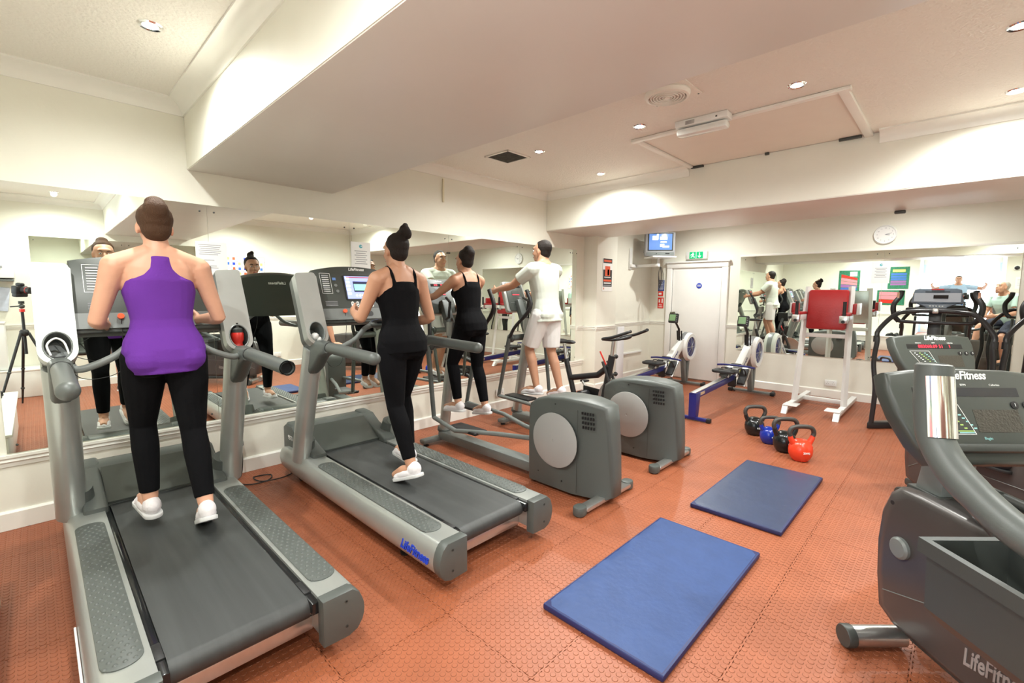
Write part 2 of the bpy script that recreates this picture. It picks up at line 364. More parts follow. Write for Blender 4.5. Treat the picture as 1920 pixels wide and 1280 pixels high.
# loft hatch in ceiling
h = struct(bx('trim_hatch', (4.42, 1.41, HC - .004), (1.16, 1.45, .008), mat('hatch_board', (.8, .74, .65), .5, noise=.02)))
for c, s_ in (((3.82, 1.41, HC - .014), (.05, 1.6, .026)), ((4.42, .655, HC - .014), (1.22, .06, .03)), ((4.42, 2.165, HC - .014), (1.22, .05, .022))): bx('hatch_moulding', c, s_, TRIM, h, bev=.006)
for y, n_ in ((2.1, .13), (1.43, .035), (.78, .16)): bx('hatch_catch', (4.985, y, HC - .02), (.03, n_, .022), DGREY, h, bev=.003)

# ---------------- recessed lamps ----------------
SPOTS = [(3.57, .87, 'nearest to the loft hatch corner'), (3.55, 1.99, 'between vent and loft hatch'), (3.50, 3.03, 'beside the square mesh grille'), (4.60, 3.05, 'above the end of the mirrored wall'),
         (3.58, -.12, 'at the upper right of the picture'), (4.66, -.17, 'near the bulkhead on the right'), (.52, 3.12, 'in the bay left of the beam'), (.3, .9, 'added for fill over the tripod camera'),
         (.3, -.8, 'added for fill close to the opposite mirror'), (2.6, -.7, 'added for fill over the opposite wall side'), (7.1, 3.0, 'added for fill over the rowing machines'), (7.1, .4, 'added for fill over the steppers'), (-.3, 1.9, 'added for fill above the left ledge')]  # from the tripod camera onward: unseen lamps, added to fill the room with light
l0 = None
for i, (x, y, s_) in enumerate(SPOTS):
    t = thing('ceiling_spotlight', 'round recessed ceiling spotlight ' + s_, 'spotlight', (x, y, HC), 0, 'recessed ceiling spotlights')
    b = MB(); k = 24
    for r0, r1, z0, z1 in ((.036, .05, -.004, -.007), (.05, .056, -.007, 0), (.036, .034, -.004, 0)):
        b._add([(r0 * math.cos(2 * PI * a / k), r0 * math.sin(2 * PI * a / k), z0) for a in range(k)] + [(r1 * math.cos(2 * PI * a / k), r1 * math.sin(2 * PI * a / k), z1) for a in range(k)], [(a, (a + 1) % k, k + (a + 1) % k, k + a) for a in range(k)])
    b.build('bezel', CHROME, t); MB().lathe([(.035, -.002), (.035, -.0035), (.033, -.004)], n=20).build('lamp_face', LAMP, t)
    ld = bpy.data.lights.new('spot', 'SPOT'); ld.energy = LAMP_POWER * 2.2; ld.spot_size = math.radians(165); ld.spot_blend = .9; ld.shadow_soft_size = .035; ld.color = (.98, 1.0, .95)
    lo = bpy.data.objects.new('lamp_light', ld); C.objects.link(lo); lo.location = (x, y, HC - .03)
ld = bpy.data.lights.new('daylight', 'AREA'); ld.shape = 'RECTANGLE'; ld.size = 1.5; ld.size_y = 1.9; ld.energy = DAY_POWER; ld.color = (.82, .91, 1)
lo = bpy.data.objects.new('daylight', ld); C.objects.link(lo); lo.location = (-2.85, .02, 1.45); lo.rotation_euler = (0, -PI / 2, 0)
# ---------------- treadmills ----------------
def make_treadmill(loc, label, spare_right_cap, screen_kind):
    t = thing('treadmill', label, 'treadmill', loc, 0, 'treadmills facing the mirrored wall')
    HW = .415
    for s in (-1, 1):
        xi, xo = s * .262, s * HW                                   # inner / outer edge of the rail
        prof = [(xi, .262), (s * (HW - .03), .262), (s * (HW - .012), .255), (s * HW, .238)] + [(s * (HW + .018 * math.sin(PI * k / 6)), .238 - .15 * k / 6) for k in range(1, 6)] + [(s * (HW - .012), .085), (s * (HW - .05), .075), (xi, .1)]
        b = MB(); n = len(prof)
        st = [(0, 1, 0), (1.95, 1, 0), (2.06, .93, .004), (2.13, .72, .02), (2.165, .42, .045)]    # rounded nose at the front
        vs = []
        for y, k, dz in st:
            for p in prof: vs.append((xi + (p[0] - xi) * (k * .5 + .5), y, .17 + (p[1] - .17) * k))
        fs = [tuple(range(n)), tuple((len(st) - 1) * n + i for i in range(n))]
        for q in range(len(st) - 1):
            for i in range(n): fs.append((q * n + i, q * n + (i + 1) % n, (q + 1) * n + (i + 1) % n, (q + 1) * n + i))
        b._add(vs, fs); b.build('side_rail', SILV, t, ang=40)
        cap = MB(); cp = [(xi - s * .004, .266), (s * (HW - .03), .266), (s * HW, .24)] + [(s * (HW + .022 * math.sin(PI * k / 6)), .24 - .155 * k / 6) for k in range(1, 6)] + [(s * (HW - .012), .08), (s * (HW - .05), .066), (xi - s * .004, .07)]
        cap.bprism(cp, -.055, .004, 'y', bev=.006)
        c_ = cap.build('end_cap', GREY, t)
        for z in (.225, .115): MB().lathe([(.007, 0), (.007, .003), (.0035, .003), (.003, .001)], M=frame((s * .355, -.054, z), (1, 0, 0), (0, 0, 1)), n=10).build('screw', DGREY, c_)
        pad = MB().bprism(rrect(.118, 1.36, .055, 6, cx=s * .338, cy=.78), .2605, .2665, 'z', bev=.002)
        p_ = pad.build('foot_pad', GREY, t)
        b = MB()
        for j in range(44):
            for i in range(4):
                x = s * .338 + (i - 1.5) * .027 + (.007 if j % 2 else -.007); y = .13 + j * .0298
                if abs(x - s * .338) > .05: continue
                b.lathe([(.0082, 0), (.0062, .0025), (.003, .0036), (.0003, .004)], (x, y, .2662), n=8)
        b.build('stud', GREY, p_, kind='stuff')
        b = MB().box((s * .248, .92, .225), (.03, 1.86, .05), bev=.004); b.build('deck_channel', GLOSSB, t)
        # upright
        ux = s * .395
        pts = curve([(ux, 1.72, .245), (ux, 1.60, .62), (ux, 1.47, .98), (ux, 1.42, 1.12)], 5)
        MB().tube(pts, [.066] * len(pts), 20, sq=(1.0, 1.0)).build('upright', SILV, t)
        b = MB(); cl = curve([(ux - s * .035, 1.755, .262), (ux - s * .035, 1.70, .40)], 3); b.tube(cl, [.072, .07, .066, .062], 18); b.build('upright_collar', GREY, t)
        # head pod with oval cup hole: a slanted plate standing on the upright
        M = frame((ux, 1.43, 1.335), (1, 0, 0), (0, .40, .915))
        out = [(x, y) for x, y in arc((0, -.145), .073, 180, 360, 12)] + [(.073, .10), (.073 - s * 0.004, .29)] + arc((.05, .30), .02, 0, 90, 3) + arc((-.05, .292), .02, 90, 180, 3)
        hole = [(.052 * math.cos(a), -.125 + .072 * math.sin(a)) for a in [2 * PI * k / 24 for k in range(24)]]
        b = MB(); b.plate_hole(out, hole, -.03, .035, M); 
        ob_ = [(x * 1.02, y * 1.0) for x, y in out]
        b.build('head_pod', SILV, t, ang=30)
        b = MB(); b.tube([tuple((M @ Vector((p[0], p[1], .035)))) for p in hole], .004, 6, closed=True)
        k = len(hole); b._add([tuple(M @ Vector((p[0] * .98, p[1], .036))) for p in hole] + [tuple(M @ Vector((p[0] * .9, p[1] - .012, -.085))) for p in hole], [(i, (i + 1) % k, k + (i + 1) % k, k + i) for i in range(k)] + [tuple(range(k, 2 * k))])
        b.build('cup_holder', LGREY, t)
        b = MB(); b.bprism([(.06, -.19), (.066, .28), (-.066, .28), (-.06, -.19)], -.10, -.086, 'z', bev=.02, M=M); b.build('pod_back', GREY, t)
        kk = len(out); b = MB(); b._add([tuple(M @ Vector((p[0], p[1], -.03))) for p in out] + [tuple(M @ Vector((p[0] * .93, p[1] * .97, -.095))) for p in out], [(i, (i + 1) % kk, kk + (i + 1) % kk, kk + i) for i in range(kk)] + [tuple(range(kk, 2 * kk))]); b.build('pod_shell', GREY, t)
        # bracket, sleeve and long handrail
        b = MB(); pr = [(1.66, 1.19), (1.18, 1.175), (1.13, 1.165), (1.12, 1.11), (1.22, 1.08), (1.40, .98), (1.56, .93), (1.66, .98)]
        pr = [(1.46, 1.16), (1.30, 1.18), (1.16, 1.175), (1.15, 1.105), (1.24, 1.07), (1.34, .98), (1.44, .925), (1.49, .95)]
        b.bprism(pr, ux - .043, ux + .043, 'x', bev=.03, seg=3); b.build('handrail_bracket', GREY, t)
        opened = spare_right_cap and s > 0
        b = MB(); hp = [(ux, 1.17, 1.14), (ux, .63, 1.125)]
        b.tube(curve([(ux, 1.18, 1.14), (ux, .9, 1.133), (ux, .6, 1.125)], 4), .037, 18, cap=not opened)
        if not opened: b.ball((ux, .6, 1.125), (.0375, .04, .0375), 18)
        b.build('handrail', GREY, t)
        b = MB(); b.tube([(ux, 1.165, 1.14), (ux, 1.155, 1.14)], .0385, 18); b.build('joint_ring', BLACK, t)
        if opened:
            b = MB(); b.tube([(ux, .612, 1.125), (ux, .592, 1.1245)], .0395, 18, cap=False); b.tube([(ux, .592, 1.1245), (ux, .612, 1.125)], .031, 18, cap=False)
            ring = 18; b.build('open_end_collar', GREY, t); MB().cyl((ux, .615, 1.125), (ux, .66, 1.125), .036).build('open_end_bore', GLOSSB, t)
        # front curved bar into heart-rate pod
        pts = curve([(s * .36, 1.23, 1.13), (s * .31, 1.21, 1.13), (s * .20, 1.20, 1.18), (s * .12, 1.21, 1.25), (s * .05, 1.22, 1.275)], 5)
        MB().tube(pts, .0175, 12).build('front_bar', LGREY, t)
        MB().tube([(s * .385, 1.23, 1.13), (s * .345, 1.225, 1.13)], .023, 14).build('bar_ferrule', GREY, t)
    b = MB(); b.ball((0, 1.22, 1.278), (.085, .05, .032), 18); b.build('pulse_pod', GREY, t)
    MB().ball((0, 1.212, 1.290), (.07, .043, .026), 18).build('pulse_window', GLOSSB, t)
    # belt over rollers, deck, rear beam
    b = MB(); y0, y1, r = .055, 1.72, .045; pf = [(y1, .255)] + [(y0 + r * math.sin(a) * -1 + 0, .210 + r * math.cos(a)) for a in [PI * k / 10 for k in range(11)]] + [(y1, .165)]
    b.prism(pf, -.2325, .2325, 'x'); b.build('running_belt', BELT, t, ang=30)
    for s in (-1, 1):
        b = MB(); b.m(CHROME).cyl((s * .233, .055, .21), (s * .252, .055, .21), .036); b.m(GLOSSB).cyl((s * .25, .055, .21), (s * .264, .055, .21), .02); b.build('roller_end', CHROME, t)
        bx('belt_guide', (s * .2475, .12, .2515), (.028, .1, .012), BLACK, t, bev=.003)
    bx('rear_beam', (0, .10, .115), (.53, .06, .06), ALU, t, bev=.006)
    bx('deck_board', (0, .95, .18), (.5, 1.55, .025), BLACK, t)
    # motor cover with swept wings and dark sunk ramp
    b = MB(); pr = [(1.70, .262), (1.72, .275), (1.95, .40), (1.985, .425), (2.12, .425), (2.165, .40), (2.17, .15), (1.70, .15)]
    b.bprism(pr, -.36, .36, 'x', bev=.012); b.build('motor_cover', GREY, t)
    b = MB(); b.bprism([(1.69, .268), (1.95, .408), (1.96, .412), (1.95, .418), (1.69, .276)], -.245, .245, 'x', bev=.003); b.build('cover_ramp', CONS, t)
    for s in (-1, 1):
        b = MB(); pr = [(1.60, .262), (1.60, .285), (1.66, .31), (1.86, .37), (2.02, .437), (2.12, .44), (2.15, .41), (2.15, .2), (1.60, .2)]
        b.bprism(pr, s * .245, s * .352, 'x', bev=.02, seg=3); b.build('cover_wing', GREY, t)
        MB().cyl((s * .3, 1.9, .046), (s * .34, 1.9, .046), .045).build('wheel', BLACK, t)
        b = MB(); b.lathe([(.035, .003), (.035, .012), (.012, .02), (.012, .10)], (s * .32, .42, 0), n=18); b.build('levelling_foot', BLACK, t)
    text('95Ti', .05, frame((-.36 - .0005, 2.02, .33), (0, -1, 0), (0, 0, 1)), WINK, t, 'model_lettering')
    slots = MB()
    for i in range(26):
        for zz in (.3, .33, .36): slots.box((-.3 + i * .024, 2.171, zz), (.012, .003, .02))
    slots.build('front_grille', BLACK, t, smooth=False, kind='stuff')
    # console between the pods, arched top
    M = frame((0, 1.52, 1.465), (1, 0, 0), (0, .34, .94))
    arch = [(x, .205 + .045 * (1 - (x / .33) ** 2)) for x in [.325 - .65 * k / 14 for k in range(15)]]
    out = [(-.325, -.20), (.325, -.20)] + arch
    b = MB(); b.bprism(out, -.07, .01, 'z', bev=.012, M=M); b.build('console', CONS, t, ang=30)
    M2 = M @ Matrix.Translation((0, 0, -.0112)) @ Matrix.Diagonal((1, 1, -1, 1))
    def on(x, y, w_, h_, m_, nm, dz=.0, th=.002, r=None, par=None):
        b = MB(); T = M @ Matrix.Translation((x, y, -.0112 + .0224 + dz))
        if r: b.prism(rrect(w_, h_, r, 3), 0, th, 'z', M=T)
        else: b.box((0, 0, th / 2), (w_, h_, th), M=T)
        return b.build(nm, m_, par or t, smooth=False)
    on(0, -.135, .64, .085, LGREY, 'control_strip', th=.012)
    on(.0, -.137, .17, .04, BLACK, 'fan_slot', dz=.012, r=.018)
    FM = lambda x, y, dz=.014: M @ Matrix.Translation((x, y, -dz)) @ Matrix.Rotation(PI, 4, 'Y') @ Matrix.Scale(-1, 4, (1, 0, 0))
    def txt(s_, sz, x, y, m_=WINK, nm='lettering', **k): 
        T = M @ Matrix.Translation((x, y, .0118)); return text(s_, sz, T, m_, t, nm, ext=.0006, **k)
    txt('LifeFitness', .032, .02, .222, shear=.3, bold=.0006, sx=.95)
    text('LifeFitness', .04, M @ Matrix.Translation((0, .16, -.0706)) @ Matrix.Rotation(PI, 4, 'Y'), WINK, t, 'back_lettering', shear=.3, bold=.0008)
    if screen_kind:
        blue = mat('screen_glow', (.2, .25, .5), .2, emit=(.42, .48, .95), estr=1.1); sw = mat('screen_white', (.5, .5, .5), .2, emit=(.85, .9, 1), estr=1.2); sg_ = mat('screen_green', (.2, .5, .4), .2, emit=(.35, .85, .65), estr=1.0); sd = mat('screen_dark', (.02, .02, .05), .2, emit=(.05, .06, .15), estr=.6)
        on(.035, .075, .27, .20, BLACK, 'screen_bezel', th=.004, r=.01)
        sc = on(.035, .075, .25, .18, blue, 'screen', dz=.0042)
        on(.035, .08, .13, .085, sd, 'screen_chart', dz=.0064, par=None).parent = t
        on(.035, .075, .122, .05, sg_, 'screen_graph', dz=.0086)
        for q in range(5): on(-.07, .145 - q * .03, .03, .018, sw, 'screen_button', dz=.0064, r=.006)
        for q in range(3): on(.14, .125 - q * .03, .03, .02, sw, 'screen_button', dz=.0064, r=.006)
        for q in range(5): on(-.015 + q * .025, .01, .016, .016, sw, 'screen_button', dz=.0064, r=.007)
        on(.035, .155, .22, .006, RED, 'screen_bar', dz=.0064)
    else:
        on(.0, .09, .25, .15, DGREY, 'display_panel', th=.004, r=.01)
        on(.0, .14, .2, .028, GLOSSB, 'display_window', dz=.004)
    # workout chart, buttons, small print
    for (cx_, cy_, ww, hh) in ((-.235, .105, .075, .155),):
        for a_, b_, c_, d_ in ((0, hh / 2, ww, .002), (0, -hh / 2, ww, .002), (-ww / 2, 0, .002, hh), (ww / 2, 0, .002, hh)): on(cx_ + a_, cy_ + b_, c_, d_, WINK, 'chart_line', th=.0006)
        for q in range(9): on(cx_, cy_ + .06 - q * .015, .05, .004 if q % 3 else .008, WINK if q % 3 else INK, 'chart_line', th=.0006)
    for x, y in ((-.165, .09), (-.158, .045)): on(x, y, .024, .024, LGREY, 'button', th=.003, r=.0118)
    on(-.17, .14, .026, .02, mat('blue_button', (.12, .25, .6), .4), 'button', th=.002)
    for x in (-.06, -.02, .06, .10):
        on(x, -.058, .022, .045, WINK, 'speed_key', th=.002, r=.0108); on(x, -.05, .009, .009, CONS, 'key_mark', dz=.002, th=.0006, r=.004); on(x, -.068, .009, .009, CONS, 'key_mark', dz=.002, th=.0006, r=.004)
    for q in range(4): on(-.22, -.035 - q * .01, .09, .003, INK, 'small_print', th=.0006)
    for q in range(3): on(.26, .12 - q * .045, .03, .03, WINK, 'key_outline', th=.0006); on(.26, .12 - q * .045, .024, .024, CONS, 'key_face', dz=.0006, th=.0006)
    on(-.14, -.115, .03, .03, mat('orange_red_button', (.75, .1, .03), .35), 'stop_button', dz=.012, th=.014, r=.0145)
    p0 = M @ Vector((-.14, -.125, .03))
    cord = curve([p0, p0 + Vector((0, -.005, -.12)), p0 + Vector((-.02, -.01, -.24)), p0 + Vector((-.07, -.05, -.36)), p0 + Vector((-.17, -.1, -.37)), p0 + Vector((-.23, -.10, -.25))] if screen_kind else [p0, p0 + Vector((0, -.01, -.1)), p0 + Vector((-.01, -.02, -.17)), p0 + Vector((-.08, -.06, -.22)), p0 + Vector((-.2, -.08, -.18)), p0 + Vector((-.26, -.02, -.1))], 6)
    MB().tube(cord, .0018, 6).build('safety_cord', BLACK, t)
    return t
TM1 = make_treadmill((.462, 1.79, 0), 'front left treadmill with the purple-topped runner and a capless right handrail', True, False)
TM2 = make_treadmill((1.725, 1.78, 0), 'second treadmill with lit blue touchscreen and blue lettering on its rail', False, True)
text('LifeFitness', .07, frame((-.415 - .0195, .17, .16), (0, -1, 0), (.12, 0, 1)), BLUEI, TM2, 'blue_lettering', shear=.35, bold=.002, sx=.85, ext=.002)
bx('rail_plate', (-.438, .42, .16), (.008, .42, .035), WHITEP, TM1, bev=.003)
def bottle(loc, label):
    b = MB(); t = thing('sports_bottle', label, 'bottle', loc)
    b.lathe([(.03, 0), (.034, .008), (.034, .045), (.027, .055), (.027, .068), (.034, .08), (.035, .12), (.03, .13)], n=20); b.build('bottle_body', RED, t)
    b = MB(); b.lathe([(.031, .13), (.031, .15), (.022, .157), (.012, .16), (.012, .175), (.008, .178), (.008, .188)], n=16); b.build('bottle_cap', DGREY, t); return t
# bottle in the right cup hole of the first treadmill
bottle((.462 + .395, 1.79 + 1.385, 1.125), 'red sports bottle with a dark cap in the cup holder of the front left treadmill')
b = MB(); b.tube(curve([(.04, 3.13, 1.19), (.03, 3.14, 1.24), (.06, 3.15, 1.27), (.09, 3.15, 1.25), (.105, 3.14, 1.19)], 6), .0045, 8); tag(b.build('white_cable', WHITE), 'white looped cable inside the left cup holder of the first treadmill', 'cable')
b = MB(); b.box((.067, 3.13, 1.175), (.07, .03, .012), bev=.004); tag(b.build('music_player', BLACK), 'small black music player lying in the left cup holder of the first treadmill', 'player')
b = MB(); b.tube(curve([(.08, 3.12, 1.17), (.13, 3.07, 1.08), (.22, 3.05, 1.07), (.30, 3.10, 1.10), (.36, 3.2, 1.2)], 6), .0018, 6); tag(b.build('earphone_lead', BLACK), 'thin black lead hanging in front of the first treadmill from its cup holder', 'cable')
b = MB(); b.ball((1.325, 3.16, 1.20), (.03, .025, .028), 12); b.ball((1.35, 3.155, 1.18), (.02, .02, .02), 10); tag(b.build('crumpled_tissue', PAPER), 'crumpled white tissue in the left cup holder of the second treadmill', 'tissue')
# ---------------- elliptical trainers ----------------
def make_elliptical(loc, label, ph):
    t = thing('elliptical_trainer', label, 'elliptical', loc, 0, 'elliptical trainers by the mirrored wall')
    MB().box((0, -.01, .042), (.58, .08, .035), bev=.012).build('rear_stabiliser', ALU, t)
    for s in (-1, 1):
        b = MB(); b.bprism([(p[0] + s * .31, p[1]) for p in rrect(.1, .086, .04, 5)], .004, .068, 'z', bev=.012); b.build('stabiliser_cap', GREY, t)
    pr = [(.635, .03), (.64, .30), (.638, .58), (.625, .65), (.56, .695), (.45, .725), (.30, .742), (.12, .742), (0, .725), (-.05, .71), (-.07, .60), (-.092, .40), (-.105, .2), (-.105, .07), (-.05, .04), (.2, .03)]
    b = MB(); n = len(pr); cols = []
    for x, k in ((-.13, .93), (-.122, .975), (-.10, 1), (.10, 1), (.122, .975), (.13, .93)):
        cols += [(x * (1 - .55 * (max(0, .14 - p[0]) / .245) ** 2), .27 + (p[0] - .27) * (k if p[0] < .27 else min(1, k + .02)), .38 + (p[1] - .38) * (k if p[1] > .38 else 1)) for p in pr]
    fs = [tuple(range(n)), tuple(5 * n + i for i in range(n))] + [(q * n + i, q * n + (i + 1) % n, (q + 1) * n + (i + 1) % n, (q + 1) * n + i) for q in range(5) for i in range(n)]
    b._add(cols, fs); hs = b.build('drive_housing', GREY, t, ang=50)
    for s in (-1, 1):
        M = frame((s * .1505, .375, .40), (0, -s, 0), (0, 0, 1)) 
        M = frame((s * .130, .375, .40), (0, s, 0), (0, 0, 1))
        MB().lathe([(.21, -.002), (.21, .003), (.203, .007), (.06, .012), (.012, .012), (.01, .009)], M=M, n=40).build('round_cover', mat('satin_grey_disc', (.36, .36, .35), .35, noise=.03), hs)
        b = MB()
        for i in range(5):
            for j in range(4): yy = .125 - i * .021 - j * .003; b.box((s * .129 * (1 - .55 * (max(0, .14 - yy) / .245) ** 2), yy, .655 - j * .034), (.012, .010, .018))
        b.build('vent_slot', BLACK, hs, smooth=False, kind='stuff')
        MB().box((s * .1303, .165, .36), (.002, .003, .62)).build('panel_seam', DGREY, hs)
        for y, z in ((.37, .68), (.2, .32), (.3, .1), (.53, .12)): MB().lathe([(.006, 0), (.006, .002), (.002, .001)], M=M @ Matrix.Translation(((y - .375) * s, z - .4, .0)), n=8).build('screw', BLACK, hs)
    bx('base_beam', (0, 1.26, .085), (.13, 1.32, .085), LGREY, t, bev=.015)
    bx('front_stabiliser', (0, 1.93, .05), (.5, .09, .045), LGREY, t, bev=.015)
    for s in (-1, 1): MB().lathe([(.028, .003), (.028, .012), (.01, .018), (.01, .03)], (s * .2, 1.93, 0), n=12).build('levelling_foot', BLACK, t)
    up = curve([(0, 1.90, .12), (0, 1.84, .5), (0, 1.76, .95), (0, 1.73, 1.12)], 4)
    MB().tube(up, .052, 18).build('upright', SILV, t); MB().tube([(0, 1.905, .125), (0, 1.898, .15)], .066, 18).build('upright_collar', GREY, t)
    # cup holders, console
    for s in (-1, 1):
        b = MB(); b.lathe([(.036, 0), (.045, .03), (.046, .13), (.043, .132), (.042, .04), (.0, .03)], (s * .058, 1.70, 1.10), n=18); b.build('cup_holder', SILV, t)
    MB().bprism([(1.70, 1.06), (1.78, 1.06), (1.92, 1.42), (1.86, 1.44)], -.045, .045, 'x', bev=.012).build('console_neck', GREY, t)
    M = frame((0, 1.93, 1.47), (1, 0, 0), (0, .36, .93))
    out = rrect(.33, .37, .03, 4)
    MB().bprism([(x * (1 + .12 * (y < 0)), y) for x, y in out], -.05, .0, 'z', bev=.015, M=M).build('console_shell', SILV, t)
    MB().bprism([(x * .80 * (1 + .12 * (y < 0)), y * .94) for x, y in out], -.002, .006, 'z', bev=.003, M=M).build('console_face', CONS, t)
    def on(x, y, w_, h_, m_, nm, z=.0061, th=.002): return MB().box((x, y, z + th / 2), (w_, h_, th), M=M).build(nm, m_, t, smooth=False)
    on(0, .115, .2, .028, GLOSSB, 'display_window'); text('8:30', .024, M @ Matrix.Translation((-.04, .115, .0085)), LED, t, 'led_digits', ext=.0004); text('95', .024, M @ Matrix.Translation((.03, .115, .0085)), LED, t, 'led_digits', ext=.0004)
    on(0, .04, .12, .06, DGREY, 'matrix_window'); on(0, .018, .11, .006, LED, 'led_bar', .0082)
    on(0, -.075, .24, .004, LGREY, 'face_line'); on(.03, -.12, .03, .016, LED, 'led_key'); on(-.03, -.12, .03, .02, WINK, 'key')
    for i in range(5):
        for j in range(3): on(.045 + .016 * j, -.01 - i * .012, .008, .006, INK, 'key_dot', th=.001)
    text('LifeFitness', .02, M @ Matrix.Translation((0, .155, .007)), WINK, t, ext=.0005, shear=.3, bold=.0005)
    # axle, swinging arms, links, pedals
    MB().cyl((-.26, 1.74, 1.02), (.26, 1.74, 1.02), .034, n=18).build('arm_axle', GREY, t)
    for s in (-1, 1):
        a = ph * s
        x = s * .30
        MB().ball((s * .27, 1.74, 1.02), (.04, .05, .05), 14).build('axle_cap', DGREY, t)
        hand = Vector((s * .27, 1.62 - a * .16, 1.36)); tip = Vector((s * .265, 1.70 - a * .18, 1.54))
        p = curve([(x, 1.74, 1.02), (x, 1.68 - a * .03, 1.15), hand, tip], 5); MB().tube(p, [.018] * 8 + [.021] * (len(p) - 8), 12).build('arm_handle', BLACK, t)
        low = Vector((x, 1.78 + a * .12, .36)); MB().tube([(x, 1.74, 1.02), low], [.024, .02], 12).build('arm_link', GREY, t)
        crank = Vector((s * .215, .42 + a * .17, .40 - a * .02))
        MB().tube([low, (x, 1.35, .30 + (.04 if a > 0 else 0)), (s * .17, .95, .33), (s * .08, .62, .345)], .02, 12).build('pedal_rail', LGREY, t)
        yc = 1.48 + a * .18; zc = .335 + .03 * a
        MB().box((s * .20, yc, zc), (.15, .36, .03), bev=.012).build('pedal', BLACK, t)
        MB().tube([(s * .12, 1.70, 1.26), (s * .15, 1.62, 1.28), (s * .15, 1.60, 1.42), (s * .10, 1.72, 1.46)], .013, 10).build('fixed_grip', BLACK, t)
    return t
E1 = make_elliptical((2.80, 1.75, 0), 'nearer elliptical trainer, its drum housing beside the second treadmill', 1)
E2 = make_elliptical((3.87, 1.75, 0), 'farther elliptical trainer, used by the man in the white t-shirt', -1)
bottle((2.858, 3.45, 1.138), 'red sports bottle standing in the cup holder of the nearer elliptical trainer')

# ---------------- rowing machines (x = towards flywheel) ----------------
def make_rower(loc, label):
    t = thing('rowing_machine', label, 'rowing machine', loc, 0, 'rowing machines by the far door')
    MB().box((0, 0, .03), (.05, .40, .036), bev=.006).build('rear_foot', NAVY, t)
    for s in (-1, 1): MB().box((0, s * .19, .028), (.058, .05, .05), bev=.008).build('foot_cap', BLACK, t)
    MB().bprism([(-.03, .04), (.06, .04), (.10, .30), (.10, .335), (-.035, .335)], -.045, .045, 'y', bev=.008).build('rear_leg', NAVY, t)
    MB().bprism([(.07, .27), (.16, .3), (.13, .33), (.08, .33)], -.03, .03, 'y', bev=.004).build('leg_gusset', NAVY, t)
    MB().bprism([(-.04, .33), (1.35, .41), (1.36, .34), (.95, .31), (.1, .27)], -.04, .04, 'y', bev=.01).build('monorail', NAVY, t)
    MB().bprism([(-.03, .333), (1.34, .411), (1.34, .422), (-.03, .344)], -.032, .032, 'y', bev=.002).build('rail_track', ALU, t)
    for s in (-1, 1): MB().box((.16, s * .0412, .315), (.13, .002, .035), rot=(0, -.056, 0)).build('rail_plate', mat('tan_label', (.5, .36, .22), .5), t)
    # seat
    b = MB(); b.bprism([(x, y) for x, y in rrect(.24, .31, .06, 5, cx=1.02)], .46, .50, 'z', bev=.015); 
    for s in (-1, 1): b.ball((1.0, s * .08, .497), (.09, .06, .018), 14)
    st_ = b.build('seat', BLACK, t); bx('seat_carriage', (1.02, 0, .435), (.16, .1, .05), DGREY, t, bev=.01)
    for s in (-1, 1): MB().cyl((.97, s * .03, .42), (.97, s * .06, .42), .02).build('seat_roller', ALU, t)
    # foot stretcher
    for s in (-1, 1):
        MB().box((1.42, s * .11, .36), (.03, .12, .32), rot=(0, .75, 0), bev=.01).build('foot_board', ALU, t)
        MB().box((1.385, s * .11, .375), (.02, .105, .26), rot=(0, .75, 0), bev=.008).build('foot_plate', BLACK, t)
        MB().tube(curve([(1.36, s * .16, .40), (1.30, s * .15, .48), (1.30, s * .08, .48), (1.36, s * .06, .40)], 4), .008, 8).build('foot_strap', BLACK, t)
    MB().box((1.30, 0, .30), (.05, .1, .14), bev=.01).build('rail_clamp', BLACK, t)
    MB().tube([(1.30, 0, .24), (1.28, -.02, .2), (1.25, -.06, .185)], .008, 8).build('clamp_lever', BLACK, t)
    # white front housing rising to the flywheel
    MB().bprism([(1.30, .38), (1.52, .34), (1.98, .66), (2.06, .78), (1.90, .78), (1.42, .46)], -.05, .05, 'y', bev=.012).build('front_housing', WHITE, t)
    Mh = frame((1.62, -.0515, .53), (.80, 0, .6), (-.6, 0, .8)); text('concept2', .05, frame((1.66, -.0512, .545), (.82, 0, .57), (-.57, 0, .82)), NAVY, t, 'housing_lettering', bold=.001)
    MB().box((1.46, -.0512, .43), (.05, .002, .05)).build('yellow_mark', mat('yellow_ink', (.75, .8, .1), .5), t)
    # flywheel
    M = frame((2.16, 0, .64), (1, 0, 0), (0, 0, 1))
    b = MB(); b.lathe([(.165, -.088), (.215, -.088), (.235, -.06), (.24, 0), (.235, .06), (.215, .088), (.165, .088), (.165, .07), (.15, .06), (.15, -.06), (.165, -.07), (.165, -.088)], M=M, n=36); b.build('flywheel_shell', WHITE, t)
    b = MB(); k = 36
    b.lathe([(.2415, -.035), (.2425, -.03), (.2425, .03), (.2415, .035)], M=M, n=36); b.build('mesh_band', mat('steel_mesh', (.3, .31, .32), .4, .6), t)
    for s in (-1, 1):
        b = MB(); b.lathe([(.168, .060), (.168, .070), (.05, .086), (.0, .088)] if s > 0 else [(.168, -.060), (.168, -.070), (.05, -.086), (.0, -.088)], M=M, n=28)
        fg = b.build('fan_guard', NAVY, t)
        for q in range(8):
            a = q * PI / 4; MB().box((.075 * math.cos(a), .075 * math.sin(a), s * .0745), (.1, .008, .006), M=M).build('spoke', ALU, fg) if False else MB().tube([tuple(M @ Vector((.02 * math.cos(a), .02 * math.sin(a), s * .092))), tuple(M @ Vector((.16 * math.cos(a), .16 * math.sin(a), s * .077)))], .003, 6).build('spoke', ALU, fg)
        MB().lathe([(.018, s * .08), (.018, s * .098)], M=M, n=12).build('hub', ALU, fg)
    # legs and front foot
    MB().bprism([(1.96, .62), (2.06, .62), (2.16, .05), (2.09, .05)], -.03, .03, 'y', bev=.006).build('front_leg', LGREY, t)
